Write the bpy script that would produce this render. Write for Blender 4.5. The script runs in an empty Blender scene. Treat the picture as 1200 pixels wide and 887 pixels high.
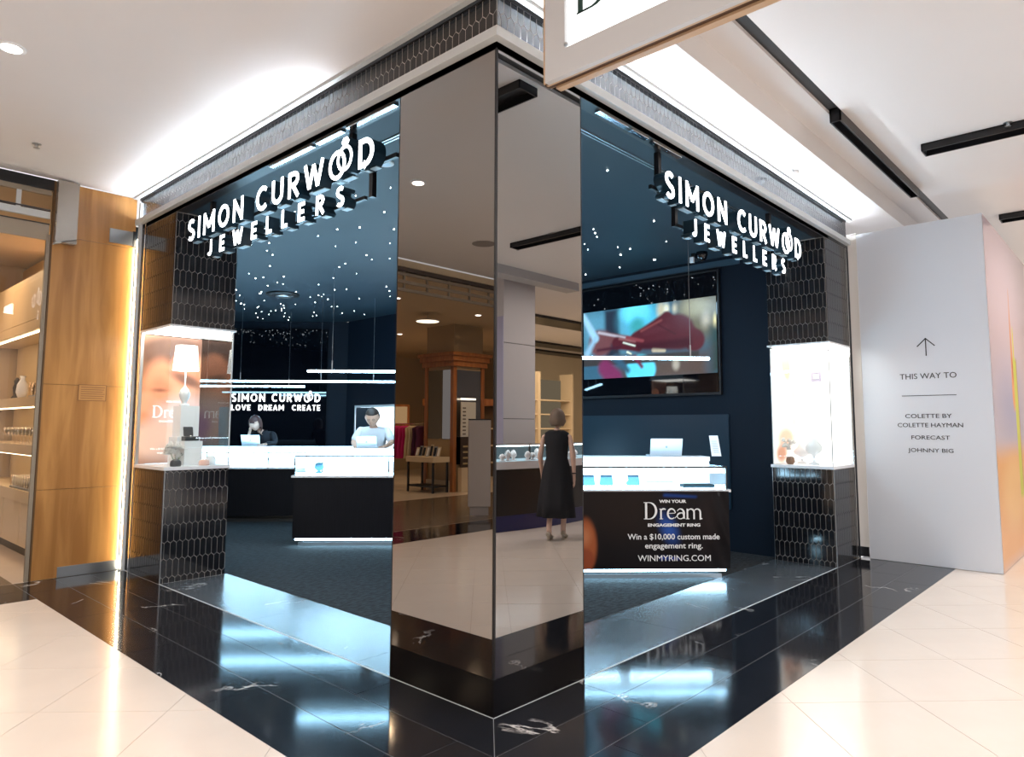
import bpy, bmesh, math, random
from mathutils import Vector, Matrix
import numpy as np

S = bpy.context.scene
COL = S.collection
R2 = math.sqrt(.5)
D2R = math.radians

# ------------------------------------------------------------------ camera
def set_camera():
    yaw, pitch, roll, f = .7468, .0924, .0027, 812.95
    fw = Vector((math.cos(yaw)*math.cos(pitch), math.sin(yaw)*math.cos(pitch), math.sin(pitch)))
    r0 = Vector((math.sin(yaw), -math.cos(yaw), 0)); u0 = r0.cross(fw)
    r = r0*math.cos(roll)+u0*math.sin(roll); u = -r0*math.sin(roll)+u0*math.cos(roll)
    cd = bpy.data.cameras.new('camera'); co = bpy.data.objects.new('camera', cd); COL.objects.link(co)
    co.matrix_world = Matrix(((r.x, u.x, -fw.x, -2.6737), (r.y, u.y, -fw.y, -2.5988), (r.z, u.z, -fw.z, 1.5), (0, 0, 0, 1)))
    cd.sensor_fit = 'HORIZONTAL'; cd.sensor_width = 36; cd.lens = 36*f/1200
    cd.shift_y = -(443.5-423.86)/1200; cd.clip_start = .05; cd.clip_end = 200
    S.camera = co
set_camera()

# ------------------------------------------------------------------ world, lights, exposure
S.view_settings.view_transform = 'Standard'; S.view_settings.look = 'None'
S.view_settings.gamma = 1; S.view_settings.use_curve_mapping = False
S.view_settings.exposure = 0.0
W = bpy.data.worlds.new('mall_air'); S.world = W; W.use_nodes = True
W.node_tree.nodes['Background'].inputs[0].default_value = (1.0, .98, .985, 1)
W.node_tree.nodes['Background'].inputs[1].default_value = 1.0

def area(name, loc, target, size, power, color, size_y=None, spread=180):
    l = bpy.data.lights.new(name, 'AREA'); l.energy = power; l.color = color; l.size = size
    if size_y: l.shape = 'RECTANGLE'; l.size_y = size_y
    l.spread = D2R(spread)
    o = bpy.data.objects.new(name, l); COL.objects.link(o); o.location = loc
    d = Vector(target)-Vector(loc); o.rotation_euler = d.to_track_quat('-Z', 'Y').to_euler()
    return o
def spot(name, loc, power, color, ang=110, target=None, rad=.05):
    l = bpy.data.lights.new(name, 'SPOT'); l.energy = power; l.color = color; l.spot_size = D2R(ang); l.spot_blend = .6
    l.shadow_soft_size = rad
    o = bpy.data.objects.new(name, l); COL.objects.link(o); o.location = loc
    if target: o.rotation_euler = (Vector(target)-Vector(loc)).to_track_quat('-Z', 'Y').to_euler()
    return o
WARM = (1, .88, .74); NEUT = (1, .965, .94); COOL = (.50, .78, 1.0)
# large area lights added in place of the mall's ceiling lights (behind and beside the viewer)
area('mall_light', (-4.5, -3.5, 3.85), (-4.5, -3.5, 0), 2.4, 190, NEUT, 2.4)
area('mall_light', (1.8, -4.6, 4.0), (1.8, -4.6, 0), 2.2, 240, NEUT, 1.6)
area('mall_light', (-4.2, 1.8, 3.85), (-4.2, 1.8, 0), 1.6, 150, NEUT, 1.6)
area('mall_light', (7.5, -3.6, 4.0), (7.5, -3.6, 0), 1.6, 150, NEUT, 1.6)
spot('downlight_beam', (-1.72, 2.78, 3.9), 90, WARM, 120)
# warm shops across the mall (seen in the mirrors) and the glassware shop
STORE_SPOTS = ((-5.2, 7.6), (-7.6, 7.9), (-9.0, 7.6), (-8.4, 11.6), (-9.9, 11.2), (-7.0, 12.4), (-10.6, 9.3), (-11.8, 10.6), (-9.4, 13.8))
for x_, y_ in STORE_SPOTS: spot('store_beam', (x_, y_, 3.83), 120, (1, .72, .42), 150)
area('store_light', (13, -9, 3.4), (14, -9.5, 0), 5, 420, (1, .83, .6), 3)
area('store_light', (-1.4, 8.2, 3.3), (-.5, 8.0, 1.0), 1.0, 30, (1, .66, .36), 2.5)
# cool light of the jewellery shop ceiling spots
area('shop_spot_light', (2.6, 6.0, 3.5), (2.9, 6.4, 0), .8, 60, COOL, .8)
area('shop_spot_light', (2.6, 2.8, 3.5), (2.9, 3.0, 0), .8, 45, COOL, .8)

# ------------------------------------------------------------------ materials
MATS = {}
def mat(name, col=(.5, .5, .5), rough=.5, metal=0, emis=None, es=0, noise=0, nscale=8, bump=0, ior=1.5, spec=.5, stretch=None, coat=0, alpha=1, contrast=0):
    if name in MATS: return MATS[name]
    m = bpy.data.materials.new(name); m.use_nodes = True; nt = m.node_tree; b = nt.nodes['Principled BSDF']
    b.inputs['Base Color'].default_value = (*col, 1); b.inputs['Roughness'].default_value = rough
    b.inputs['Metallic'].default_value = metal; b.inputs['IOR'].default_value = ior
    b.inputs['Specular IOR Level'].default_value = spec; b.inputs['Coat Weight'].default_value = coat
    if emis: b.inputs['Emission Color'].default_value = (*emis, 1); b.inputs['Emission Strength'].default_value = es
    if noise or bump:
        tc = nt.nodes.new('ShaderNodeTexCoord'); mp = nt.nodes.new('ShaderNodeMapping'); nz = nt.nodes.new('ShaderNodeTexNoise')
        nt.links.new(tc.outputs['Object'], mp.inputs[0]); nt.links.new(mp.outputs[0], nz.inputs['Vector'])
        if stretch: mp.inputs['Scale'].default_value = stretch
        nz.inputs['Scale'].default_value = nscale; nz.inputs['Detail'].default_value = 5
        if noise:
            mx = nt.nodes.new('ShaderNodeMix'); mx.data_type = 'RGBA'
            mx.inputs[6].default_value = (*[c*(1-noise) for c in col], 1); mx.inputs[7].default_value = (*[min(1, c*(1+noise)) for c in col], 1)
            fo = nz.outputs['Fac']
            if contrast:
                mr = nt.nodes.new('ShaderNodeMapRange'); mr.inputs['From Min'].default_value = .5-contrast; mr.inputs['From Max'].default_value = .5+contrast; nt.links.new(fo, mr.inputs['Value']); fo = mr.outputs[0]
            nt.links.new(fo, mx.inputs[0]); nt.links.new(mx.outputs[2], b.inputs['Base Color'])
        if bump:
            bp = nt.nodes.new('ShaderNodeBump'); bp.inputs['Strength'].default_value = bump; bp.inputs['Distance'].default_value = .01
            nt.links.new(nz.outputs['Fac'], bp.inputs['Height']); nt.links.new(bp.outputs[0], b.inputs['Normal'])
    MATS[name] = m; return m

def marble(name, base, vein, rough, vscale=.9, thr=.010):
    m = bpy.data.materials.new(name); m.use_nodes = True; nt = m.node_tree; b = nt.nodes['Principled BSDF']; L = nt.links.new
    N = nt.nodes.new
    tc = N('ShaderNodeNewGeometry'); nz = N('ShaderNodeTexNoise'); nz.inputs['Scale'].default_value = vscale; nz.inputs['Detail'].default_value = 9
    nz.inputs['Distortion'].default_value = .8; nz.inputs['Roughness'].default_value = .62; L(tc.outputs['Position'], nz.inputs['Vector'])
    s = N('ShaderNodeMath'); s.operation = 'SUBTRACT'; s.inputs[1].default_value = .5; L(nz.outputs['Fac'], s.inputs[0])
    a = N('ShaderNodeMath'); a.operation = 'ABSOLUTE'; L(s.outputs[0], a.inputs[0])
    r = N('ShaderNodeMapRange'); r.inputs['From Min'].default_value = 0; r.inputs['From Max'].default_value = thr
    r.inputs['To Min'].default_value = 1; r.inputs['To Max'].default_value = 0; L(a.outputs[0], r.inputs['Value'])
    n2 = N('ShaderNodeTexNoise'); n2.inputs['Scale'].default_value = 1.9; L(tc.outputs['Position'], n2.inputs['Vector'])
    r2 = N('ShaderNodeMapRange'); r2.inputs['From Min'].default_value = .60; r2.inputs['From Max'].default_value = .66; L(n2.outputs['Fac'], r2.inputs['Value'])
    mu = N('ShaderNodeMath'); mu.operation = 'MULTIPLY'; L(r.outputs[0], mu.inputs[0]); L(r2.outputs[0], mu.inputs[1])
    # faint smoky clouds
    n3 = N('ShaderNodeTexNoise'); n3.inputs['Scale'].default_value = 5; n3.inputs['Detail'].default_value = 8; L(tc.outputs['Position'], n3.inputs['Vector'])
    mc = N('ShaderNodeMix'); mc.data_type = 'RGBA'; mc.inputs[6].default_value = (*base, 1); mc.inputs[7].default_value = (*[c*2.0 for c in base], 1)
    L(n3.outputs['Fac'], mc.inputs[0])
    mx = N('ShaderNodeMix'); mx.data_type = 'RGBA'; L(mc.outputs[2], mx.inputs[6]); mx.inputs[7].default_value = (*vein, 1)
    L(mu.outputs[0], mx.inputs[0]); L(mx.outputs[2], b.inputs['Base Color'])
    b.inputs['Roughness'].default_value = rough
    MATS[name] = m; return m

def wood(name, c1, c2, rough, scale=3, stretch=(1, 1, .08)):
    m = bpy.data.materials.new(name); m.use_nodes = True; nt = m.node_tree; b = nt.nodes['Principled BSDF']; L = nt.links.new; N = nt.nodes.new
    tc = N('ShaderNodeTexCoord'); mp = N('ShaderNodeMapping'); mp.inputs['Scale'].default_value = stretch; L(tc.outputs['Object'], mp.inputs[0])
    nz = N('ShaderNodeTexNoise'); nz.inputs['Scale'].default_value = scale*4; nz.inputs['Detail'].default_value = 8; nz.inputs['Distortion'].default_value = .6
    L(mp.outputs[0], nz.inputs['Vector'])
    cr = N('ShaderNodeValToRGB'); cr.color_ramp.elements[0].position = .35; cr.color_ramp.elements[1].position = .68
    cr.color_ramp.elements[0].color = (*c1, 1); cr.color_ramp.elements[1].color = (*c2, 1); L(nz.outputs['Fac'], cr.inputs[0]); L(cr.outputs[0], b.inputs['Base Color'])
    b.inputs['Roughness'].default_value = rough; MATS[name] = m; return m

def glassy(name, tint=(1, 1, 1), refl=1.0, ior=1.5):
    m = bpy.data.materials.new(name); m.use_nodes = True; nt = m.node_tree; nt.nodes.clear(); N = nt.nodes.new; L = nt.links.new
    o = N('ShaderNodeOutputMaterial'); mx = N('ShaderNodeMixShader'); t = N('ShaderNodeBsdfTransparent'); g = N('ShaderNodeBsdfGlossy')
    g.inputs['Roughness'].default_value = .01; t.inputs[0].default_value = (*tint, 1); g.inputs[0].default_value = (refl, refl, refl, 1)
    f = N('ShaderNodeFresnel'); f.inputs['IOR'].default_value = ior
    ge = N('ShaderNodeNewGeometry'); sb_ = N('ShaderNodeMath'); sb_.operation = 'SUBTRACT'; sb_.inputs[0].default_value = 1; L(ge.outputs['Backfacing'], sb_.inputs[1])
    mm = N('ShaderNodeMath'); mm.operation = 'MULTIPLY'; L(f.outputs[0], mm.inputs[0]); L(sb_.outputs[0], mm.inputs[1])
    L(mm.outputs[0], mx.inputs[0]); L(t.outputs[0], mx.inputs[1]); L(g.outputs[0], mx.inputs[2]); L(mx.outputs[0], o.inputs[0])
    MATS[name] = m; return m

def emit(name, col, s):
    return mat(name, (0, 0, 0), .5, emis=col, es=s, spec=0)

def print_mat(name, es=0, rough=.4, black=False):
    m = bpy.data.materials.new(name); m.use_nodes = True; nt = m.node_tree; b = nt.nodes['Principled BSDF']
    a = nt.nodes.new('ShaderNodeAttribute'); a.attribute_name = 'Col'
    nt.links.new(a.outputs['Color'], b.inputs['Base Color']); b.inputs['Roughness'].default_value = rough
    if es: nt.links.new(a.outputs['Color'], b.inputs['Emission Color']); b.inputs['Emission Strength'].default_value = es
    return m

BLACK_STONE = marble('black_marble', (.008, .009, .012), (.75, .72, .70), .09)
CREAM_STONE = mat('cream_stone', (.78, .67, .58), .15, noise=.06, nscale=3)
BROWN_STONE = marble('brown_marble', (.10, .075, .055), (.4, .33, .25), .2, 2.5, .05)
HONED = marble('honed_marble', (.05, .06, .07), (.6, .6, .6), .25); HONED.node_tree.nodes['Principled BSDF'].inputs['IOR'].default_value = 2.1
GROUT_LIGHT = mat('light_grout', (.48, .50, .52), .6)
GROUT_WARM = mat('warm_grout', (.42, .34, .27), .6)
CEIL = mat('ceiling_paint', (.76, .73, .72), .7, noise=.015, nscale=2)
HOARD = mat('hoarding_paint', (.68, .71, .77), .45, noise=.012, nscale=1.5)
NAVY = mat('navy_wall', (.004, .009, .018), .6, spec=.2, noise=.12, nscale=14, stretch=(6, 6, .3))
NAVY_CEIL = mat('navy_ceiling', (.022, .038, .052), .5, spec=.25, noise=.08, nscale=2)
BLACKGLOSS = mat('black_glass', (.002, .002, .004), .03)
BLACK = mat('black_satin', (.006, .006, .008), .35)
MIRROR = mat('bronze_mirror', (.36, .345, .335), .0, metal=1)
SKIRT = mat('black_skirting', (.003, .003, .004), .12)
PICKET = mat('black_picket_glaze', (.006, .007, .010), .10, noise=.25, nscale=30, ior=1.7)
PICKET_GROUT = mat('picket_grout', (.52, .49, .46), .6)
CHROME = mat('polished_chrome', (.75, .77, .8), .12, metal=1)
STEEL = mat('brushed_steel', (.5, .52, .54), .3, metal=1)
TRIM = mat('pale_trim', (.62, .66, .68), .4)
GLASS = glassy('clear_glass')
GLASS_POLE = glassy('case_glass', (.97, .99, .98), 1.0, 1.55)
CARPET = mat('charcoal_carpet', (.009, .012, .015), .95, noise=.9, nscale=16, bump=1.0, stretch=(1, 2, 1), contrast=.12)
WOOD = wood('honey_oak', (.34, .15, .038), (.52, .26, .08), .3, 2.2, (1, 1, .10))
DARKWOOD = wood('dark_slatted_wood', (.003, .003, .005), (.006, .006, .010), .6, 6, (8, 8, .1)); DARKWOOD.node_tree.nodes['Principled BSDF'].inputs['Specular IOR Level'].default_value = .2
WHITE = mat('white_acrylic', (.85, .87, .9), .3)
LED = emit('cool_led', (.38, .73, 1.0), 42)
LEDSOFT = emit('cool_led_strip', (.45, .78, 1.0), 30)
DECK = emit('glowing_display_deck', (.45, .77, 1.0), 20)  # emission gives the white trays their blown-out brightness
SIGNFACE = emit('white_sign_face', (.95, .97, 1.0), 6)
STAR = emit('star_point', (.85, .95, 1.0), 25)
DARKGREY = mat('dark_grey_track', (.035, .035, .038), .5)
GOLD = mat('tan_painted_metal', (.58, .40, .25), .45)

# ------------------------------------------------------------------ builders
class MB:
    def __init__(s, o=(0, 0, 0)): s.v = []; s.f = []; s.o = Vector(o)
    def add(s, vs, fs):
        n = len(s.v); s.v += [tuple(Vector(p)-s.o) for p in vs]; s.f += [tuple(i+n for i in f) for f in fs]; return s
    def box(s, x0, x1, y0, y1, z0, z1):
        x0, x1 = sorted((x0, x1)); y0, y1 = sorted((y0, y1)); z0, z1 = sorted((z0, z1))
        return s.add([(x, y, z) for z in (z0, z1) for y in (y0, y1) for x in (x0, x1)],
            [(0, 2, 3, 1), (4, 5, 7, 6), (0, 1, 5, 4), (2, 6, 7, 3), (0, 4, 6, 2), (1, 3, 7, 5)])
    def quad(s, *p): return s.add(p, [tuple(range(len(p)))])
    def prism(s, pts, d):          # polygon pts (3D, ccw seen from front) extruded by vector d
        n = len(pts); d = Vector(d); a = [Vector(p) for p in pts]
        return s.add(a+[p+d for p in a], [tuple(range(n)), tuple(range(2*n-1, n-1, -1))]+[(i, i+n, (i+1) % n+n, (i+1) % n) for i in range(n)])
    def tube(s, pts, r, n=8, cap=True):
        pts = [Vector(p) for p in pts]; rs = r if isinstance(r, (list, tuple)) else [r]*len(pts)
        base = len(s.v); vs = []; fs = []
        for i, p in enumerate(pts):
            d = (pts[min(i+1, len(pts)-1)]-pts[max(i-1, 0)]).normalized()
            a = d.orthogonal().normalized() if abs(d.z) < .99 else Vector((1, 0, 0)); 
            if abs(d.z) < .99: a = d.cross(Vector((0, 0, 1))).normalized()
            b = d.cross(a)
            vs += [p+(a*math.cos(t)+b*math.sin(t))*rs[i] for t in [2*math.pi*k/n for k in range(n)]]
        for i in range(len(pts)-1):
            for k in range(n): fs.append((i*n+k, i*n+(k+1) % n, (i+1)*n+(k+1) % n, (i+1)*n+k))
        if cap: fs += [tuple(range(n))[::-1], tuple((len(pts)-1)*n+k for k in range(n))]
        return s.add(vs, fs)
    def lathe(s, c, prof, n=16, sx=1, sy=1):
        c = Vector(c); vs = []; fs = []
        for r, z in prof:
            vs += [c+Vector((r*sx*math.cos(2*math.pi*k/n), r*sy*math.sin(2*math.pi*k/n), z)) for k in range(n)]
        m = len(prof)
        for i in range(m-1):
            for k in range(n): fs.append((i*n+k, i*n+(k+1) % n, (i+1)*n+(k+1) % n, (i+1)*n+k))
        fs += [tuple(range(n))[::-1], tuple((m-1)*n+k for k in range(n))]
        return s.add(vs, fs)
    def loft(s, rings):
        n = len(rings[0]); vs = [p for r in rings for p in r]; fs = []
        for i in range(len(rings)-1):
            for k in range(n): fs.append((i*n+k, i*n+(k+1) % n, (i+1)*n+(k+1) % n, (i+1)*n+k))
        fs += [tuple(range(n))[::-1], tuple((len(rings)-1)*n+k for k in range(n))]
        return s.add(vs, fs)
    def mesh(s, name):
        me = bpy.data.meshes.new(name); me.from_pydata(s.v, [], s.f); me.update(); return me
    def build(s, name, m, parent=None, smooth=False, loc=None, bevel=0):
        me = s.mesh(name)
        if m: me.materials.append(m)
        if smooth:
            me.polygons.foreach_set('use_smooth', [True]*len(me.polygons))
        o = bpy.data.objects.new(name, me); COL.objects.link(o)
        if parent: o.parent = parent
        if loc is not None: o.location = loc
        elif not parent: o.location = s.o
        if bevel:
            b = o.modifiers.new('bevel', 'BEVEL'); b.width = bevel; b.segments = 2; b.limit_method = 'ANGLE'
        return o

def tag(o, label=None, cat=None, group=None, kind=None):
    if label: o['label'] = label
    if cat: o['category'] = cat
    if group: o['group'] = group
    if kind: o['kind'] = kind
    return o
def thing(name, label, cat, loc=(0, 0, 0), rz=0, group=None, kind=None):
    o = bpy.data.objects.new(name, None); COL.objects.link(o); o.location = loc; o.rotation_euler = (0, 0, rz); o.empty_display_size = .1
    return tag(o, label, cat, group, kind)
def dup(root, loc=None, rz=None, label=None, group=None):
    def cp(o, p):
        c = o.copy(); COL.objects.link(c); c.parent = p
        for ch in [q for q in CH.get(o.name, [])]: cp(ch, c)
        return c
    CH = {}
    for q in COL.objects:
        if q.parent: CH.setdefault(q.parent.name, []).append(q)
    r = cp(root, None)
    if loc is not None: r.location = loc
    if rz is not None: r.rotation_euler = (0, 0, rz)
    if label: r['label'] = label
    if group: r['group'] = group
    return r
def dg(s, t, z=0): return Vector(((s+t)*R2, (s-t)*R2, z))     # shop's inner grid, turned 45 degrees

def clip(poly, a, b, c):       # keep a*x+b*y<=c
    out = []
    for i in range(len(poly)):
        p, q = poly[i], poly[(i+1) % len(poly)]; dp = a*p[0]+b*p[1]-c; dq = a*q[0]+b*q[1]-c
        if dp <= 1e-9: out.append(p)
        if (dp < -1e-9 and dq > 1e-9) or (dp > 1e-9 and dq < -1e-9):
            t = dp/(dp-dq); out.append((p[0]+t*(q[0]-p[0]), p[1]+t*(q[1]-p[1])))
    return out
def clipbox(p, x0, x1, y0, y1):
    for a, b, c in ((1, 0, x1), (-1, 0, -x0), (0, 1, y1), (0, -1, -y0)):
        if len(p) > 2: p = clip(p, a, b, c)
    return p
def parea(p): return abs(sum(p[i][0]*p[(i+1) % len(p)][1]-p[(i+1) % len(p)][0]*p[i][1] for i in range(len(p))))/2

# picket (elongated hexagon) tiling on a rectangle: origin o, axes u (horizontal) and z, outward normal n
PW, PP, PT = .057, .165, .022
def pickets(parent, o, u, n, Wd, H, z_joint=0, joined=False, base=(0, 0, 0), m=None, th=.006):
    m = m or PICKET
    o, u, n, base = Vector(o), Vector(u), Vector(n), Vector(base); g = .0030; hw = PW/2-g
    z = Vector((0, 0, 1)); shared = {}; cnt = 0; J = MB()
    flip = u.cross(z).dot(n) < 0
    r0 = -int(z_joint/PP)-2
    for r in range(r0, r0+int(H/PP)+5):
        zb = z_joint+r*PP
        for k in range(-1, int(Wd/PW)+2):
            cx = (k+.5)*PW+(PW/2 if r % 2 else 0)
            hexa = [(-hw, PT/2+g*.5), (0, -PT/2+g), (hw, PT/2+g*.5), (hw, PP-PT/2-g*.5), (0, PP+PT/2-g), (-hw, PP-PT/2-g*.5)]
            P = clipbox([(cx+x, zb+y) for x, y in hexa], .002, Wd-.002, .002, H-.002)
            if len(P) < 3 or parea(P) < 6e-5: continue
            key = tuple((round(x-cx, 4), round(y-zb, 4)) for x, y in P)
            if flip: P = P[::-1]; key = key[::-1]
            if joined:
                J.prism([o+u*x+z*y+n*th-base for x, y in P], n*-th); continue
            if key not in shared:
                b = MB(); top = [u*x+z*y+n*th for x, y in key]; b.prism(top, n*-th); shared[key] = b.mesh('picket_tile'); shared[key].materials.append(m)
            t = bpy.data.objects.new('picket_tile', shared[key]); COL.objects.link(t); t.parent = parent
            t.location = o+u*cx+z*zb-base; cnt += 1
    if joined and J.v:
        t = J.build('picket_tiling', m, parent); t['kind'] = 'stuff'

# stroke lettering: ribbons with mitred joins, extruded
def ribbon(mb, P, w, O, U, V, Nn, d):
    ws = w if isinstance(w, (list, tuple)) else [w]*len(P)
    P = [Vector((p[0], p[1])) for p in P]; closed = (P[0]-P[-1]).length < 1e-6
    if closed: P = P[:-1]; ws = ws[:len(P)]
    n = len(P); L = []; Rr = []
    for i in range(n):
        a = P[(i-1) % n] if (closed or i > 0) else None; b = P[(i+1) % n] if (closed or i < n-1) else None
        d1 = (P[i]-a).normalized() if a is not None else None; d2 = (b-P[i]).normalized() if b is not None else None
        if d1 is None: d1 = d2
        if d2 is None: d2 = d1
        n1 = Vector((-d1.y, d1.x)); n2 = Vector((-d2.y, d2.x)); nn = (n1+n2)
        nn = nn.normalized() if nn.length > .2 else n1
        k = 1/max(.55, nn.dot(n1)); L.append(P[i]+nn*ws[i]/2*k); Rr.append(P[i]-nn*ws[i]/2*k)
    m = lambda q, e: O+U*q.x+V*q.y+Nn*e
    segs = range(n if closed else n-1)
    vs = [m(q, d) for q in L]+[m(q, d) for q in Rr]+[m(q, 0) for q in L]+[m(q, 0) for q in Rr]; fs = []
    for i in segs:
        j = (i+1) % n
        fs += [(i, n+i, n+j, j), (2*n+i, 2*n+j, 3*n+j, 3*n+i), (i, j, 2*n+j, 2*n+i), (n+i, 3*n+i, 3*n+j, n+j)]
    if not closed: fs += [(0, 2*n, 3*n, n), (n-1, 2*n-1, 4*n-1, 3*n-1)]
    mb.add(vs, fs)
def arc(cx, cy, rx, ry, a0, a1, n=14):
    return [(cx+rx*math.cos(D2R(a0+(a1-a0)*i/n)), cy+ry*math.sin(D2R(a0+(a1-a0)*i/n))) for i in range(n+1)]
def glyph(ch, w):
    h = w/2
    G = {
     'I': (w, [[(h, 0), (h, 1)]]),
     'L': (.52, [[(h, 1), (h, h), (.52, h)]]),
     'E': (.56, [[(.56, 1-h), (h, 1-h), (h, h), (.56, h)], [(h, .5), (.50, .5)]]),
     'M': (.92, [[(h, 0), (h, 1)], [(h, .93), (.46, .3)], [(.46, .3), (.92-h, .93)], [(.92-h, 0), (.92-h, 1)]]),
     'N': (.74, [[(h, 0), (h, 1)], [(h, .93), (.74-h, .07)], [(.74-h, 0), (.74-h, 1)]]),
     'Q': (1.16, []),
     'O': (.86, [arc(.43, .5, .43-h, .5-h, 0, 360, 28)]),
     'C': (.74, [arc(.43, .5, .43-h, .5-h, 48, 312, 22)]),
     'G': (.80, [arc(.43, .5, .43-h, .5-h, 48, 350, 24), [(.46, .48), (.80, .48)]]),
     'U': (.72, [[(h, 1), (h, .4)]+arc(.36, .38, .36-h, .38-h, 180, 360, 14)+[(.72-h, .4), (.72-h, 1)]]),
     'R': (.64, [[(h, 0), (h, 1)], [(h, 1-h), (.30, 1-h)]+arc(.32, .70, .24, .30-h, 90, -90, 12)+[(.3, .40+h), (h, .40+h)], [(.32, .42), (.60, 0)]]),
     'W': (1.06, [[(.05, 1), (.30, .06)], [(.30, .06), (.53, .9)], [(.53, .9), (.76, .06)], [(.76, .06), (1.01, 1)]]),
     'D': (.72, [[(h, 0), (h, 1)], [(h, h), (.28, h)]+arc(.28, .5, .44-h, .5-h, -90, 90, 16)+[(h, 1-h)]]),
     'J': (.46, [[(.46-h, 1), (.46-h, .3)]+arc(.2, .28, .26-h, .28-h, 0, -150, 10)]),
     'S': (.60, [arc(.30, .73, .30-h, .27-h*.8, 35, 250, 12)+arc(.30, .27, .30-h, .27-h*.8, 80, -145, 14)]),
     'V': (.76, [[(.05, 1), (.38, .05)], [(.38, .05), (.71, 1)]]),
     'A': (.78, [[(.05, 0), (.39, .95)], [(.39, .95), (.73, 0)], [(.2, .3), (.58, .3)]]),
     'T': (.60, [[(0, 1-h), (.60, 1-h)], [(.30, 1-h), (.30, 0)]]),
    }
    return G[ch]

def ftext(name, s, size, m, parent, O, U, V, align='CENTER', depth=.0015, bold=.0, width=None):
    cu = bpy.data.curves.new(name, 'FONT'); cu.body = s; cu.size = size; cu.extrude = depth; cu.align_x = align; cu.offset = bold; cu.resolution_u = 3
    tmp = bpy.data.objects.new('tmp', cu); COL.objects.link(tmp); bpy.context.view_layer.update()
    me = bpy.data.meshes.new_from_object(tmp.evaluated_get(bpy.context.evaluated_depsgraph_get())); bpy.data.objects.remove(tmp); bpy.data.curves.remove(cu)
    me.name = name; me.materials.clear(); me.materials.append(m)
    xs = [v.co.x for v in me.vertices]; k = 1
    if width and xs: k = width/(max(xs)-min(xs))
    U, V = Vector(U), Vector(V); Nn = U.cross(V)
    M = Matrix(((U.x*k, V.x, Nn.x, O[0]), (U.y*k, V.y, Nn.y, O[1]), (U.z*k, V.z, Nn.z, O[2]), (0, 0, 0, 1)))
    me.transform(M); o = bpy.data.objects.new(name, me); COL.objects.link(o)
    if parent: o.parent = parent
    return o

# soft-edged flat prints painted into a colour grid (posters, screen, banner)
def paint(W_, H_, bg, shapes):
    y, x = np.mgrid[0:H_, 0:W_].astype(float); x = x/(W_-1); y = y/(H_-1)
    img = np.ones((H_, W_, 3))*np.array(bg if not callable(bg) else (0, 0, 0))
    for s in shapes:
        k, col, soft = s[0], np.array(s[1], float), s[2]; asp = W_/H_
        if k == 'e':
            cx, cy, rx, ry = s[3:7]; an = D2R(s[7]) if len(s) > 7 else 0
            dx, dy = (x-cx)*asp, y-cy; u = dx*math.cos(an)+dy*math.sin(an); v = -dx*math.sin(an)+dy*math.cos(an)
            d = (np.sqrt((u/rx)**2+(v/ry)**2)-1)*min(rx, ry)
        elif k == 'c':
            (x0, y0), (x1, y1), r0, r1 = s[3:7]; x0 *= asp; x1 *= asp; X = x*asp
            L2 = (x1-x0)**2+(y1-y0)**2; t = np.clip(((X-x0)*(x1-x0)+(y-y0)*(y1-y0))/L2, 0, 1)
            d = np.hypot(X-(x0+t*(x1-x0)), y-(y0+t*(y1-y0)))-(r0+(r1-r0)*t)
        elif k == 'r':
            x0, x1, y0, y1 = s[3:7]; d = np.maximum(np.maximum((x0-x)*asp, (x-x1)*asp), np.maximum(y0-y, y-y1))
        a = np.clip(.5-d/soft, 0, 1)[..., None]; a = a*a*(3-2*a)
        img = img*(1-a)+col*a
    return img
def print_plane(name, img, O, U, V, m, parent, thick=.004, flipx=False):
    H_, W_, _ = img.shape; O, U, V = Vector(O), Vector(U), Vector(V)
    if flipx: img = img[:, ::-1]
    vs = [tuple(O+U*(i/(W_-1))+V*(j/(H_-1))) for j in range(H_) for i in range(W_)]
    fs = [(j*W_+i, j*W_+i+1, (j+1)*W_+i+1, (j+1)*W_+i) for j in range(H_-1) for i in range(W_-1)]
    me = bpy.data.meshes.new(name); me.from_pydata(vs, [], fs); me.materials.append(m)
    ca = me.color_attributes.new('Col', 'FLOAT_COLOR', 'POINT')
    buf = np.ones((H_*W_, 4), np.float32); buf[:, :3] = img.reshape(-1, 3); ca.data.foreach_set('color', buf.ravel())
    o = bpy.data.objects.new(name, me); COL.objects.link(o); o.parent = parent
    return o

# =================================================================== SETTING
NX, NY, NZ = Vector((1, 0, 0)), Vector((0, 1, 0)), Vector((0, 0, 1))
floor = thing('floor', kind='structure', label='black and cream stone floor of the mall', cat=None)
def slab(name, x0, x1, y0, y1, m, z0=-.08, z1=-.0025, parent=floor): return MB().box(x0, x1, y0, y1, z0, z1).build(name, m, parent)
slab('mortar_bed', -.94, 6.2, -.94, 0, GROUT_LIGHT); slab('mortar_bed', -.94, 0, 0, 5.45, GROUT_LIGHT)
slab('mortar_bed', 0, .66, 0, 4.42, GROUT_LIGHT); slab('mortar_bed', .66, 5.35, 0, .70, GROUT_LIGHT)
slab('mortar_bed', -14, -.94, -10, 5.45, GROUT_WARM, z1=-.0015); slab('mortar_bed', -.94, 20, -14, -.94, GROUT_WARM, z1=-.0015)
slab('mortar_bed', 6.2, 20, -.94, 0, GROUT_WARM, z1=-.0015)
def tile_poly(P, m, name='floor_tile', th=.02, parent=floor, top=0.0):
    cx = sum(p[0] for p in P)/len(P); cy = sum(p[1] for p in P)/len(P)
    a = sum(P[i][0]*P[(i+1) % len(P)][1]-P[(i+1) % len(P)][0]*P[i][1] for i in range(len(P)))
    if a < 0: P = P[::-1]
    b = MB((cx, cy, 0)); b.prism([(x, y, top-th) for x, y in P][::-1], (0, 0, th)); o = b.build(name, m, parent); o.location = (cx, cy, 0); return o
G_ = .0022
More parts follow.
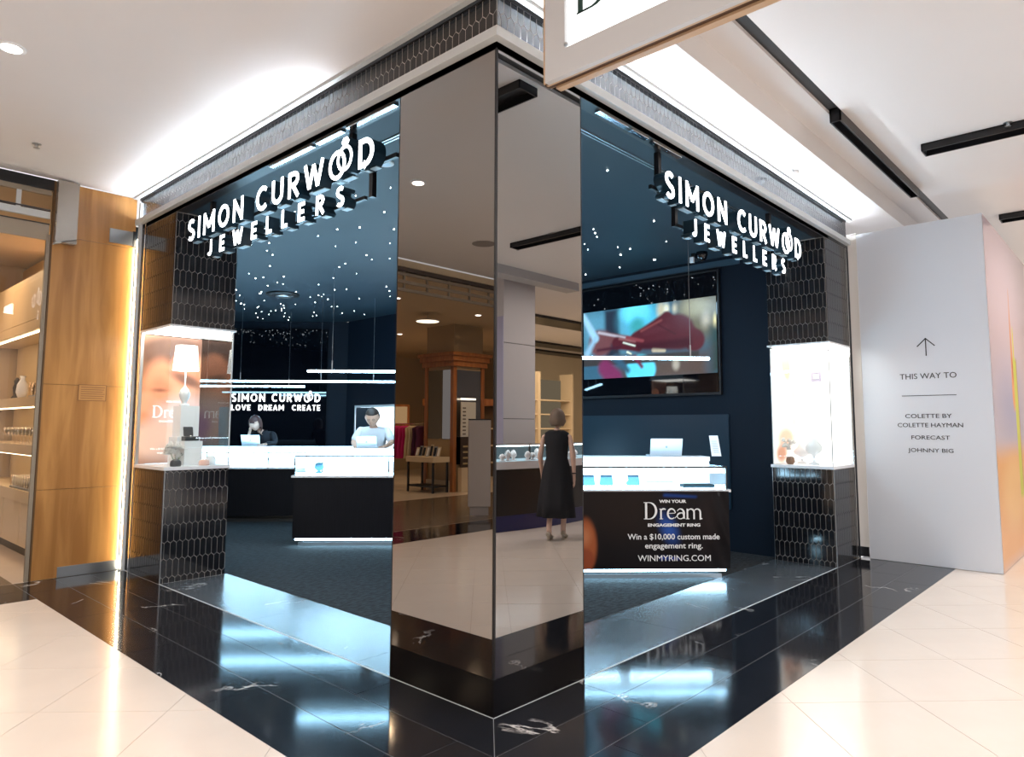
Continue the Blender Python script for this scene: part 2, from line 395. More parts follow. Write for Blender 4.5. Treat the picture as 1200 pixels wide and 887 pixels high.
def rtile(x0, x1, y0, y1, m=BLACK_STONE, cut=None):
    P = [(x0+G_, y0+G_), (x1-G_, y0+G_), (x1-G_, y1-G_), (x0+G_, y1-G_)]
    for c in cut or []: P = clip(P, *c)
    if len(P) > 2 and parea(P) > .0005: tile_poly(P, m)
rows = [(-.30, 0, .79), (-.61, -.30, 1.148), (-.94, -.61, .08)]
for a, b, off in rows:                                  # left strip, runs along y; mitred at the outer corner
    k = -2
    while off+k*1.2 < 5.43:
        y0, y1 = off+k*1.2, min(off+(k+1)*1.2, 5.43)
        if y1 > -.94: rtile(a, b, max(y0, -.95), y1, cut=[(1, -1, -G_)])
        k += 1
rowsR = [(-.30, 0, .70), (-.61, -.30, .50), (-.94, -.61, .175)]
for a, b, off in rowsR:
    k = -2
    while off+k*1.2 < 6.07:
        x0, x1 = off+k*1.2, min(off+(k+1)*1.2, 6.07)
        if x1 > -.94: rtile(max(x0, -.95), x1, a, b, cut=[(-1, 1, -G_)])
        k += 1
for y0, y1 in ((0, 1.24), (1.24, 2.64), (2.64, 4.04), (4.04, 4.42)): rtile(.0, .66, y0, y1, HONED)
for x0, x1 in ((.66, 2.05), (2.05, 3.45), (3.45, 4.85), (4.85, 5.35)): rtile(x0, x1, 0, .70, HONED)
for k in range(9): rtile(-.94-.75*(k+1), -.94-.75*k, 4.60, 5.02); rtile(-.94-.75*(k+1)+.3, min(-.94, -.94-.75*k+.3), 5.02, 5.43)
# cream stone laid on the diagonal
TS = .67; t_off = 1.635
for i in range(-12, 14):
    for j in range(-12, 12):
        t0 = t_off+i*TS; s0 = .15+j*TS; g = .0018
        q = [dg(s0+a, t0+b) for a, b in ((g, g), (TS-g, g), (TS-g, TS-g), (g, TS-g))]; q = [(p.x, p.y) for p in q]
        c = dg(s0+TS/2, t0+TS/2)
        if not (-4.0 < c.x < 7.6 and -3.8 < c.y < 5.2): continue
        q = clip(clip(clip(q, -1, 0, 3.399), 0, -1, 3.199), 1, 0, 6.999)
        if len(q) < 3: continue
        A = clip(clip(q, 1, 0, -.9405), 0, 1, 4.598)
        B = clip(clip(q, -1, 0, .9395), 0, 1, -.9405) if len(q) > 2 else []
        for P in (A, B):
            if len(P) > 2 and parea(P) > .002: tile_poly(P, CREAM_STONE, 'cream_floor_tile')
MB().box(-3.4, -.94, -10, -3.2, -.05, -.001).build('far_cream_paving', CREAM_STONE, floor)
MB().box(-14, -3.4, -10, 4.598, -.05, -.001).build('far_cream_paving', CREAM_STONE, floor)
MB().box(7.0, 20, -14, -.3, -.05, -.001).build('far_cream_paving', CREAM_STONE, floor)
MB().box(-.94, 7.0, -14, -3.2, -.05, -.001).build('far_cream_paving', CREAM_STONE, floor)
MB().box(-14, -.94, 5.45, 8.6, -.05, -.001).build('patterned_paving', BROWN_STONE, floor)
MB().box(-18, -3, 8.6, 17, -.05, -.001).build('store_paving', CREAM_STONE, floor)
MB().box(-.94, 0.02, 5.45, 11, -.05, -.001).build('store_paving', CREAM_STONE, floor)
MB().box(-.006, .006, 0, 5.43, -.01, .0015).box(0, 6.05, -.006, .006, -.01, .0015).build('threshold_strip', TRIM, floor)
b = MB(); b.prism([(.66, .70, -.03), (5.40, .70, -.03), (5.40, 9.45, -.03), (.05, 14.8, -.03), (.05, 5.2, -.03), (.66, 5.2, -.03)][::-1], (0, 0, .033)); b.build('carpet', CARPET, floor)

# ceilings
CZ = 3.97
ceil = thing('ceiling', kind='structure', label='white plaster mall ceiling', cat=None)
MB().box(-14, -.07, -10, 5.43, CZ, CZ+.1).build('ceiling_panel', CEIL, ceil)
MB().box(-.07, 20, -.46, -.07, CZ, CZ+.1).build('ceiling_panel', CEIL, ceil)
MB().box(-.07, 20, -.46, -.44, CZ+.1, 4.17).build('ceiling_step', CEIL, ceil)
MB().box(-.07, 20, -.70, -.46, 4.17, 4.25).build('ceiling_panel', CEIL, ceil)
MB().box(-.07, 20, -14, -.80, 4.17, 4.25).build('ceiling_panel', CEIL, ceil)
MB().box(-.07, 20, -.82, -.68, 4.20, 4.27).build('ceiling_slot', DARKGREY, ceil)
MB().box(6.05, 20, -.07, 4, CZ, CZ+.1).build('ceiling_panel', CEIL, ceil)
MB().box(-18, -.06, 5.475, 17, 3.86, 3.96).build('store_ceiling', mat('warm_ceiling_paint', (.62, .50, .34), .7), ceil)
sc = MB(); sc.box(-.0, 5.40, -.0, 14.9, 3.62, 3.66)
c2 = tag(sc.build('ceiling', NAVY_CEIL), 'dark navy ceiling of the jewellery shop set with tiny star lights', kind='structure')
random.seed(7)
star = MB().lathe((0, 0, 0), [(.005, 0), (.008, -.003), (.004, -.008)], 6).mesh('star_light'); star.materials.append(STAR)
starw = MB().lathe((0, 0, 0), [(.003, 0), (.0055, -.002), (.003, -.006)], 6).mesh('star_light'); starw.materials.append(STAR)
ns = 0
clusters = [(2.6, 6.6, 1.7), (3.8, 8.2, 1.5), (2.2, 3.2, 1.3), (3.6, 2.4, 1.2), (2.2, 9.8, 1.6), (1.8, 11.5, 1.3), (3.2, 9.8, 1.2)]
while ns < 280:
    if random.random() < .6:
        cx, cy, rr = random.choice(clusters); x, y = random.gauss(cx, rr*.6), random.gauss(cy, rr*.6)
    else: x, y = random.uniform(.5, 5.2), random.uniform(.6, 13.5)
    if not (.5 < x < 5.2 and .5 < y < 14 and x+y < 14.6): continue
    o = bpy.data.objects.new('star_light', star if random.random() < .45 else starw); COL.objects.link(o); o.parent = c2; o.location = (x, y, 3.62); ns += 1

def structure(o): o['kind'] = 'structure'; return o
# shop inner walls
w = structure(MB().box(5.40, 5.50, .70, 9.45, 0, 3.62).build('wall_right', NAVY))
w['label'] = 'navy wall carrying the large screen'
# doorway is cut as a recess: door panel built proud of nothing -> rebuild wall in pieces
bpy.data.objects.remove(w)
wr = thing('wall_right', kind='structure', label='navy wall carrying the large screen', cat=None)
MB().box(5.40, 5.50, .68, 7.20, 0, 3.62).build('wall_panel', NAVY, wr); MB().box(5.40, 5.50, 7.20, 9.10, 1.86, 3.62).build('wall_panel', NAVY, wr)
MB().box(5.40, 5.50, 9.10, 9.45, 0, 3.62).build('wall_panel', NAVY, wr)
MB().box(5.382, 5.40, 7.16, 7.20, 0, 1.86).box(5.382, 5.40, 9.10, 9.14, 0, 1.86).box(5.382, 5.40, 7.16, 9.14, 1.86, 1.90).build('door_frame', TRIM, wr)
MB().box(5.36, 5.385, 8.50, 9.06, .02, 1.85).build('door_leaf', mat('blue_grey_door', (.02, .04, .06), .4), wr)
MB().box(5.392, 5.40, .68, 1.22, .0, 1.65).build('vertical_panel', NAVY, wr)
back = mat('panel_navy_gloss', (.010, .032, .055), .28, noise=.1, nscale=10, stretch=(8, 8, .2))
MB().box(5.375, 5.40, 1.24, 6.6, .5, 1.65).build('lower_panel', back, wr)
MB().box(5.385, 5.40, 1.05, 6.6, 3.50, 3.58).build('cornice', mat('cornice_blue', (.03, .065, .10), .5), wr)
bk = thing('wall_back', kind='structure', label='navy back wall behind the counters', cat=None, rz=D2R(-45))
MB().box(-10.6, -2.75, 10.55, 10.65, 0, 3.62).build('wall_panel', NAVY, bk)
MB().box(-10.2, -3.28, 10.50, 10.55, 1.05, 3.46).build('black_glass_panel', BLACKGLOSS, bk)
structure(MB((.0, 5.475, 0)).box(-.035, .05, 5.475, 14.9, 0, 3.66).build('wall_left', mat('dark_side_wall', (.012, .02, .03), .5)))
# lit room behind the doorway
rm = thing('wall_inner', kind='structure', label='bright white back room behind the doorway', cat=None)
wroom = mat('white_room_paint', (.8, .85, .88), .6)
MB().box(7.3, 7.35, 6.4, 10.4, 0, 2.4).box(5.5, 7.35, 6.35, 6.4, 0, 2.4).box(5.5, 7.35, 10.4, 10.45, 0, 2.4).build('room_wall', wroom, rm)
MB().box(5.5, 7.35, 6.35, 10.45, 2.4, 2.45).build('room_ceiling', wroom, rm); MB().box(5.5, 7.35, 6.35, 10.45, -.05, 0).build('room_floor', wroom, rm)
area('back_room_light', (6.3, 8.2, 2.3), (6.6, 8.2, 0), 1, 240, (.85, .95, 1.0), 1)
# outer walls of the mall, seen only in the mirrors
far = mat('far_store_wall', (.52, .40, .25), .7); farc = mat('far_cream_wall', (.68, .58, .42), .7)
structure(MB((-10, 16.5, 0)).box(-19, -2, 16.5, 16.6, 0, 3.9).build('wall_north', far)); structure(MB((-15, 9, 0)).box(-15.1, -15, 5.4, 16.6, 0, 3.9).build('wall_west', far))
structure(MB((16, -13, 0)).box(8, 24, -14.1, -14, 0, 4.2).build('wall_south', farc)); structure(MB((20, -8, 0)).box(20, 20.1, -14, -.3, 0, 4.2).build('wall_east', farc))
structure(MB((-14, -3, 0)).box(-14.1, -14, -10, 5.4, 0, 4).build('wall_far', HOARD))

# fascia with picket tiles, pale ledge and a hidden light strip
def fascia(name, label, U, N, L, led):
    U, N = Vector(U), Vector(N); f = thing(name, label, None, kind='structure')
    def bx(nm, m, u0, u1, n0, n1, z0, z1, smooth=False):
        P = [U*u0+N*n0, U*u1+N*n0, U*u1+N*n1, U*u0+N*n1]; b = MB(); b.prism([p+NZ*z0 for p in P], NZ*(z1-z0)); return b.build(nm, m, f)
    bx('backing', PICKET_GROUT, 0 if N.x else .10, L, -.10, .0, 3.70, 3.95); e0 = -.05 if N.x else .10
    bx('ledge', TRIM, e0, L, -.10, .05, 3.66, 3.705)
    bx('ledge_lip', TRIM, e0+(0 if N.x else -.143), L, .043, .05, 3.705, 3.717)
    bx('shadow_gap', BLACK, -.01 if N.x else .08, L, -.08, .01, 3.945, 3.985); bx('ceiling_bead', TRIM, -.075 if N.x else -.035, L, .035, .075, 3.945, 3.969)
    bx('soffit', BLACK, 0 if N.x else .10, L, -.10, -.0, 3.615, 3.66)
    bx('led_strip', emit('fascia_led', (.82, .91, 1.0), 150), led[0], led[1], .014, .034, 3.706, 3.712)
    pickets(f, N*.0+NZ*3.705, U, N, L, .24, z_joint=.135, th=.0018)
    return f
fascia('trim_1', 'black picket tile fascia with pale ledge over the left opening', (0, 1, 0), (-1, 0, 0), 5.42, (1.75, 5.3))
fascia('trim_2', 'black picket tile fascia with pale ledge over the right opening', (1, 0, 0), (0, -1, 0), 6.02, (.15, 5.9))
gr = thing('trim_3', 'pale double line groove in the shop ceiling', None, kind='structure')
MB().box(.345, .357, .9, 4.4, 3.612, 3.622).box(.375, .387, .9, 4.4, 3.612, 3.622).build('groove_strip', STEEL, gr)
MB().box(.8, 5.2, .285, .297, 3.612, 3.622).box(.8, 5.2, .315, .327, 3.612, 3.622).build('groove_strip', STEEL, gr)
tr = thing('trim_4', 'bright chrome strips standing in for white reflections under the fascia', None, kind='structure')  # chrome pieces added to give the white reflections along the underside
MB().box(.01, .05, .95, 1.5, 3.600, 3.616).box(.01, .05, 1.56, 1.9, 3.600, 3.616).box(.01, .05, 1.96, 2.6, 3.600, 3.616).build('reflection_strip', CHROME, tr)
MB().box(1.0, 1.35, .01, .05, 3.600, 3.616).box(1.40, 1.62, .01, .05, 3.600, 3.616).box(1.68, 2.1, .01, .05, 3.600, 3.616).build('reflection_strip', CHROME, tr)

# mirrored corner column
cm = thing('mirrored_column', 'tall square column clad in dark bronze mirror at the shop corner', 'column')
CW, CD = .865, .775
MB().box(.02, CD-.02, .02, CW-.02, 0, 3.62).build('core', BLACK, cm)
MB().box(0, .02, .012, CW-.004, .19, 3.615).build('mirror_panel', MIRROR, cm)
MB().box(.012, CD-.004, 0, .02, .19, 3.615).build('mirror_panel', MIRROR, cm)
MB().box(-.001, CD, -.001, CW, 0, .19).build('skirting', SKIRT, cm)
MB().box(-.002, .011, -.002, .011, .19, 3.62).box(0, .02, CW-.004, CW+.006, 0, 3.62).box(CD-.004, CD+.006, 0, .02, 0, 3.62).build('edge_trim', BLACK, cm)
MB().box(CD-.02, CD, .02, CW, .19, 3.615).box(.02, CD, CW-.02, CW, .19, 3.615).build('side_panel', BLACKGLOSS, cm)

# ------------------------------------------------------------------ left display tower
TW = .63
def tower_faces(root, faces, z0, z1, zj):
    for (o, u, n, wd, joined) in faces:
        pickets(root, Vector(o)+NZ*z0, u, n, wd, z1-z0, z_joint=zj, joined=joined)
def print_poster():
    skin, hair = (.95, .52, .34), (.16, .09, .06)
    sh = [('e', (.98, .66, .48), .25, .30, .75, .40, .30), ('e', (.12, .06, .045), .10, .33, .86, .24, .13),
          ('e', (.10, .05, .04), .12, .14, .62, .10, .22, 20), ('e', (.88, .46, .30), .10, .28, .62, .14, .20, -15), ('c', (.80, .38, .24), .08, (.30, .62), (.44, .60), .05, .02),
          ('e', (.30, .10, .07), .03, .30, .57, .05, .012),
          ('e', (.14, .09, .07), .14, .62, .93, .26, .10), ('e', (.12, .08, .07), .1, .68, .86, .14, .10), ('e', (.85, .45, .30), .07, .74, .74, .14, .15, -25), ('c', (.85, .42, .28), .05, (.86, .72), (.95, .69), .03, .015),
          ('e', (.25, .14, .10), .05, .76, .66, .14, .04, -20), ('c', (.9, .55, .4), .06, (.05, .45), (.55, .35), .10, .06), ('c', (.85, .45, .3), .05, (.05, .35), (.35, .24), .05, .04),
          ('e', (.86, .86, .95), .15, .80, .30, .30, .22), ('e', (.55, .40, .85), .12, .95, .28, .08, .12), ('e', (.95, .88, .85), .12, .28, .18, .25, .14),
          ('e', (.55, .65, .75), .12, .85, .08, .2, .06)]
    return paint(66, 132, (.42, .30, .28), sh)*np.array((.66, .48, .40))
POST = print_mat('backlit_poster', es=.8, rough=.4)

def dream(parent, m, O, U, V, h, d=.002):
    O, U, V = Vector(O), Vector(U)*h, Vector(V)*h; N = Vector(U).cross(Vector(V)).normalized(); b = MB()
    def R(P, w): ribbon(b, P, w, O, U, V, N, d)
    R([(.14, 0), (.14, 1)], .13); R([(0, .02), (.35, .02)], .045); R([(0, .98), (.35, .98)], .045)
    R([(.3, .02)]+arc(.32, .5, .42, .48, -88, 88, 14)+[(.3, .98)], [.045]+[.045+.09*math.sin(math.pi*i/14) for i in range(15)]+[.045])
    R([(1.03, 0), (1.03, .62)], .1); R([(.93, .02), (1.15, .02)], .04); R([(.93, .60), (1.03, .60)], .04); R(arc(1.20, .42, .17, .19, 175, 50, 8), [.03, .05, .06, .08, .1, .1, .09, .08, .06])
    R([(1.44, .34), (1.88, .36)], .035); R(arc(1.67, .32, .23, .29, 10, 310, 20), [.05+.06*math.sin(math.pi*i/20) for i in range(21)])
    R(arc(2.20, .34, .22, .27, 150, -20, 10)+[(2.42, .03)], [.035, .04, .05, .06, .07, .09, .1, .11, .11, .11, .11, .10]); R(arc(2.20, .2, .2, .18, 30, 330, 14), .05); R([(1.85, .06), (2.1, .3), (2.35, .42)], .035)
    R([(2.62, 0), (2.62, .62)], .1); R([(2.52, .02), (2.74, .02)], .04)
    R(arc(2.83, .40, .19, .2, 170, 0, 10)+[(3.02, 0)], [.03, .04, .05, .06, .07, .08, .09, .1, .1, .1, .1, .1])
    R(arc(3.21, .40, .19, .2, 170, 0, 10)+[(3.40, .02), (3.52, .03)], [.03, .04, .05, .06, .07, .08, .09, .1, .1, .1, .1, .1, .04])
    return b.build('lettering', m, parent)

def display_tower(name, label, x0, x1, y0, y1, faces_low, g0, g1, case):
    o = (x0, y0, 0); t = thing(name, label, 'display case', o); 
    def B(nm, m, *a, **k): b = MB(o); b.box(*a); return b.build(nm, m, t, **k)
    B('plinth', PICKET_GROUT, x0, x1, y0, y1, 0, g0-.03); B('upper_housing', PICKET_GROUT, x0, x1, y0, y1, g1+.03, 3.62)
    B('plinth_cap', WHITE, x0-.012, x1+.012, y0-.012, y1+.012, g0-.03, g0)
    B('canopy', WHITE, x0-.015, x1+.02, y0-.015, y1+.015, g1+.012, g1+.03)
    B('ceiling_light', emit('case_light', (1.0, .95, .90), 11 if case == 'L' else 13), x0+.03, x1-.03, y0+.03, y1-.03, g1+.004, g1+.012)
    for (oo, u, n, wd, joined) in faces_low:
        for z0, z1, zj in ((0, g0-.032, .055), (g1+.032, 3.61, .05)):
            pickets(t, Vector(oo)+NZ*z0, u, n, wd, z1-z0, z_joint=zj, joined=joined, base=o)
        b = MB(o); P = Vector(oo); U = Vector(u); n = Vector(n)
        b.prism([P+n*.001, P+U*.006+n*.001, P+U*.006+n*.008, P+n*.008], NZ*(g0-.03)); b.build('corner_bead', STEEL, t)
    return t
L0, L1, LY0, LY1 = 0.0, .63, 4.42, 5.19
towerL = display_tower('display_tower', 'black tiled tower with glass case beside the oak wall', L0, L1, LY0, LY1,
    [((L0, LY0, 0), NX, -NY, TW, False), ((L0, LY1, 0), -NY, -NX, .77, True)], 1.095, 2.455, 'L')
def Lb(nm, m, *a, **k): b = MB((L0, LY0, 0)); b.box(*a); return b.build(nm, m, towerL, **k)
Lb('front_glass', GLASS_POLE, L0+.004, L1-.004, LY0+.002, LY0+.010, 1.095, 2.459)
Lb('side_glass', GLASS_POLE, L0+.002, L0+.010, LY0+.012, LY1-.01, 1.095, 2.459)
Lb('side_glass', GLASS_POLE, L1-.010, L1-.002, LY0+.012, LY1-.01, 1.095, 2.459)
Lb('glass_edge', TRIM, L1-.012, L1, LY0-.002, LY0+.004, 1.095, 2.46)
Lb('back_frame', STEEL, L0-.01, L0+.03, LY1-.02, LY1+.01, 1.095, 2.47)
pl = print_plane('poster', print_poster(), Vector((.02, 5.165, 1.10))-Vector((L0, LY0, 0)), NX*.60, NZ*1.35, POST, towerL)
dm = mat('white_print', (.9, .9, .9), .5, emis=(1, 1, 1), es=.8)
dream(pl, dm, Vector((.13, 5.158, 1.58))-Vector((L0, LY0, 0)), NX, NZ, .125)
ftext('lettering', 'WIN YOUR', .03, dm, pl, Vector((.34, 5.158, 1.74))-Vector((L0, LY0, 0)), NX, NZ)
ftext('lettering', 'ENGAGEMENT RING', .03, dm, pl, Vector((.34, 5.158, 1.53))-Vector((L0, LY0, 0)), NX, NZ)
ftext('lettering', 'Win a $10,000 custom made', .03, dm, pl, Vector((.30, 5.158, 1.24))-Vector((L0, LY0, 0)), NX, NZ)
ftext('lettering', 'engagement ring.', .03, dm, pl, Vector((.30, 5.158, 1.20))-Vector((L0, LY0, 0)), NX, NZ)
# contents of the left case
WOPAL = mat('white_shade', (.9, .88, .85), .6, emis=(1, .95, .88), es=2.6)
lamp = thing('table_lamp', 'white table lamp with drum shade inside the left glass case', 'lamp', (.33, 4.85, 1.70))
b = MB((.33, 4.85, 1.70)); b.lathe((.33, 4.85, 0), [(.128, 2.07), (.105, 2.33), (.10, 2.33), (.123, 2.07)], 24); b.build('shade', WOPAL, lamp, True)
b = MB((.33, 4.85, 1.70)); b.lathe((.33, 4.85, 0), [(.05, 1.70), (.05, 1.715), (.02, 1.73), (.045, 1.78), (.055, 1.82), (.04, 1.87), (.015, 1.90), (.008, 1.92), (.008, 2.15)], 16); b.build('base', WHITE, lamp, True)
MB((.33, 4.85, 1.70)).tube([(.33, 4.85, 2.15), (.33, 4.85, 2.33)], .004, 6).build('stem', STEEL, lamp)
ped = thing('display_pedestal', 'tall white display block under the table lamp in the left case', 'display stand', (.33, 4.88, 1.095))
MB((.33, 4.88, 1.095)).box(.24, .47, 4.76, 4.98, 1.095, 1.38).box(.28, .47, 4.80, 5.00, 1.38, 1.70).build('block', WHITE, ped)
rb = thing('ring_box', 'open black ring box on the white display block', 'ring box', (.33, 4.72, 1.38))
b = MB((.33, 4.72, 1.38)); b.box(.28, .42, 4.66, 4.76, 1.34, 1.385); b.build('base', BLACK, rb, bevel=.004)
b = MB((.33, 4.72, 1.38)); b.prism([(.31, 4.755, 1.385), (.40, 4.755, 1.385), (.40, 4.775, 1.48), (.31, 4.775, 1.48)], (0, .03, .004)); b.build('lid', BLACK, rb, bevel=.004)
b = MB((.33, 4.72, 1.38)); b.lathe((.355, 4.71, 1.385), [(.015, 0), (.013, .012), (.004, .014)], 8); b.build('ring', CHROME, rb)
bw = tag(MB((.33, 4.71, 1.338)).box(.26, .44, 4.62, 4.758, 1.095, 1.338).build('riser', WHITE), 'low white riser under the black ring box', 'display stand')
def flower(cx, cy, cz, r, b):
    for ring, (n, rr, tilt) in enumerate(((5, .35, 1.1), (7, .75, .7), (8, 1.0, .3))):
        for k in range(n):
            a = 2*math.pi*k/n+ring; d = Vector((math.cos(a), math.sin(a), 0)); sd = Vector((-math.sin(a), math.cos(a), 0))
            c = Vector((cx, cy, cz)); w_ = r*.38
            b.add([c, c+d*r*rr*.6+sd*w_*.8+NZ*r*tilt*.5, c+d*r*rr+NZ*r*tilt, c+d*r*rr*.6-sd*w_*.8+NZ*r*tilt*.5, c+d*r*rr*.5+NZ*r*tilt*.28], [(0, 1, 4), (1, 2, 4), (2, 3, 4), (3, 0, 4)])
vase = thing('flower_arrangement', 'bunch of white flowers in a glass bowl at the foot of the left case', 'flowers', (.19, 4.66, 1.095))
b = MB((.19, 4.66, 1.095)); b.lathe((.19, 4.66, 1.095), [(.03, 0), (.055, .02), (.06, .06), (.045, .09)], 14); b.build('bowl', GLASS_POLE, vase, True)
PET = mat('white_petal', (.88, .86, .84), .6); random.seed(3)
for k in range(9):
    b = MB((.19, 4.66, 1.095)); flower(.19+random.uniform(-.07, .1), 4.66+random.uniform(-.06, .06), 1.19+random.uniform(-.02, .10), .065, b); b.build('blossom', PET, vase)
b = MB((.19, 4.66, 1.095)); [b.tube([(.19, 4.66, 1.11), (.19+random.uniform(-.07, .09), 4.66+random.uniform(-.05, .05), 1.22)], .003, 4) for k in range(8)]; b.build('stem', mat('stem_green', (.1, .16, .06), .6), vase)
for (x, y, m, z, lab) in ((.14, 4.52, BLACK, .07, 'small black bow-shaped box before the white flowers'), (.52, 4.60, WHITE, .10, 'white rounded jewellery cushion at the right of the left case'), (.42, 4.52, mat('blush_cushion', (.8, .5, .42), .7), .06, 'blush pink jewellery cushion in the left case')):
    b = MB((x, y, 1.095)); b.lathe((x, y, 1.095), [(.045, 0), (.05, z*.3), (.045, z*.75), (.02, z)], 12, 1.1, .9); tag(b.build('jewellery_cushion', m, None, True), lab, 'jewellery display')
# chrome jambs beside the tower
jl = thing('chrome_jamb', 'polished chrome jamb between the left tower and the oak wall', 'door jamb', (0, 5.2, 0))
b = MB((0, 5.2, 0)); b.box(-.012, .03, 5.20, 5.23, 0, 3.66).box(-.012, .03, 5.30, 5.33, 0, 3.66); b.build('jamb_post', CHROME, jl)
MB((0, 5.2, 0)).box(.012, .03, 5.23, 5.30, 0, 3.66).build('channel', BLACK, jl); MB((0, 5.2, 0)).box(-.03, .03, 5.335, 5.375, 0, 3.9).build('edge_post', TRIM, jl)
MB((0, 5.2, 0)).box(-.032, -.014, 5.380, 5.392, .02, 3.5).build('light_strip', emit('warm_edge_led', (1, .88, .66), 62), jl)

# ------------------------------------------------------------------ right display tower
RX0, RX1, RY1 = 5.26, 5.93, .667
towerR = display_tower('display_tower', 'black tiled tower with white lit glass case beside the white hoarding', RX0, RX1, 0, RY1,
    [((RX0, RY1, 0), -NY, -NX, RY1, False), ((RX0, 0, 0), NX, -NY, RX1-RX0, True)], 1.07, 2.41, 'R')
def Rb(nm, m, *a, **k): b = MB((RX0, 0, 0)); b.box(*a); return b.build(nm, m, towerR, **k)
Rb('front_glass', GLASS_POLE, RX0+.002, RX0+.010, .012, RY1-.004, 1.07, 2.414)
Rb('side_glass', GLASS_POLE, RX0+.012, RX1-.01, .002, .010, 1.07, 2.414)
Rb('glass_edge', STEEL, RX0-.002, RX0+.006, -.002, .006, 1.07, 2.414)
Rb('back_panel', mat('white_lit_back', (.9, .9, .9), .5, emis=(1, .98, .96), es=.9), RX1-.03, RX1-.01, .012, RY1-.03, 1.075, 2.405)
Rb('side_panel', WHITE, RX0+.02, RX1-.03, RY1-.014, RY1-.004, 1.075, 2.405)
def poster_r():
    return paint(60, 120, (.98, .90, .84), [('e', (.85, .50, .34), .25, .45, .75, .35, .22), ('e', (.45, .25, .16), .12, .35, .93, .30, .08), ('e', (.35, .18, .12), .05, .7, .88, .1, .14, 30), ('e', (.75, .72, .88), .12, .25, .72, .12, .1), ('e', (.9, .65, .55), .2, .6, .45, .3, .12), ('e', (.55, .30, .2), .1, .6, .22, .22, .10), ('e', (.42, .18, .1), .08, .35, .08, .14, .08)])
print_plane('poster', poster_r(), Vector((RX0+.03, RY1-.02, 1.08))-Vector((RX0, 0, 0)), NX*.60, NZ*1.31, POST, towerR)
fr = thing('mini_screen', 'small grey framed screen on the back of the right glass case', 'screen', (RX1-.03, .36, 2.04))
MB((RX1-.03, .36, 2.04)).box(RX1-.045, RX1-.031, .30, .42, 2.04, 2.155).build('bezel', mat('lilac_grey', (.32, .30, .38), .4), fr)
MB((RX1-.03, .36, 2.04)).box(RX1-.048, RX1-.045, .325, .395, 2.07, 2.13).build('glass', emit('mini_screen_glow', (1, 1, 1), 1.2), fr)
for (x, y, h, lab) in ((5.55, .30, .34, 'white necklace bust in the middle of the right glass case'), (5.72, .50, .24, 'short white necklace bust at the back of the right glass case')):
    b = MB((x, y, 1.07)); b.lathe((x, y, 1.07), [(.06, 0), (.06, .015), (.02, .03), (.02, h*.3), (.09, h*.45), (.10, h*.6), (.05, h*.8), (.03, h)], 16, .6, 1); tag(b.build('necklace_bust', WHITE, None, True), lab, 'jewellery display')
vr = thing('flower_arrangement', 'white and green flowers at the foot of the right glass case', 'flowers', (5.42, .52, 1.07))
b = MB((5.42, .52, 1.07)); b.lathe((5.42, .52, 1.07), [(.03, 0), (.05, .03), (.04, .09)], 12); b.build('bowl', mat('brown_pot', (.2, .1, .06), .5), vr, True)
for k in range(8):
    b = MB((5.42, .52, 1.07)); flower(5.42+random.uniform(-.07, .07), .52+random.uniform(-.07, .07), 1.17+random.uniform(0, .16), .05, b); b.build('blossom', PET, vr)
jr = thing('chrome_jamb', 'polished chrome jamb between the right tower and the white hoarding', 'door jamb', (5.96, 0, 0))
MB((5.96, 0, 0)).box(5.945, 5.965, -.012, .03, 0, 3.62).box(6.005, 6.02, -.02, .03, 0, 3.66).build('jamb_post', CHROME, jr); MB((5.96, 0, 0)).box(5.965, 6.005, .01, .03, 0, 3.66).build('channel', BLACK, jr)

# ------------------------------------------------------------------ hoarding at the right
hd = thing('hoarding', 'tall white painted hoarding with small black directory lettering', 'hoarding', (6.07, 0, 0))
def Hb(nm, m, *a): b = MB((6.07, 0, 0)); b.box(*a); return b.build(nm, m, hd)
Hb('front_board', HOARD, 6.07, 6.12, -1.36, -.10, .004, 3.79); Hb('edge_post', mat('hoarding_cream', (.66, .62, .58), .5), 6.06, 6.12, -.10, .0, .13, 3.80)
Hb('side_board', print_mat('mural_print', rough=.25), 6.12, 9.6, -1.36, -1.33, .004, 3.79); 
for o in [c for c in COL.objects if c.name.startswith('side_board')]: bpy.data.objects.remove(o)
mural = .8*paint(110, 60, (.62, .58, .66), [('e', (.70, .56, .62), .5, .2, .75, .9, .3), ('e', (.35, .38, .60), .3, .3, .45, .5, .12), ('r', (.85, .42, .18), .08, 0, 1, 0, .33), ('e', (.92, .55, .25), .1, .3, .2, .4, .1),
    ('c', (.85, .35, .15), .02, (.38, .5), (.385, .83), .05, .004), ('c', (.80, .70, .12), .02, (.42, .3), (.425, .7), .04, .02), ('r', (.60, .66, .10), .01, .40, .46, .18, .62), ('r', (.45, .22, .10), .01, .46, .475, .0, .62), ('e', (.55, .10, .08), .02, .385, .58, .02, .04), ('c', (.4, .15, .08), .02, (.75, .1), (.752, .75), .03, .01), ('r', (.75, .72, .8), .02, .8, 1, 0, 1)])
print_plane('side_board', mural, Vector((6.072, -1.362, .004))-Vector((6.07, 0, 0)), NX*3.9, NZ*3.78, print_mat('mural_print', rough=.22), hd)
Hb('side_board_core', HOARD, 6.12, 9.97, -1.355, -1.31, .004, 3.78)
INK = mat('black_lettering', (.02, .02, .025), .6); HU, HV = (0, -1, 0), (0, 0, 1)
def ht(s, yc, z, size, w): ftext('lettering', s, size, INK, hd, Vector((6.0685, yc, z))-Vector((6.07, 0, 0)), HU, HV, width=w, bold=0)
ht('THIS WAY TO', -.773, 2.035, .088, .55); ht('COLETTE BY', -.755, 1.60, .066, .45); ht('COLETTE HAYMAN', -.767, 1.50, .066, .63); ht('FORECAST', -.766, 1.365, .062, .37); ht('JOHNNY BIG', -.767, 1.225, .062, .435)
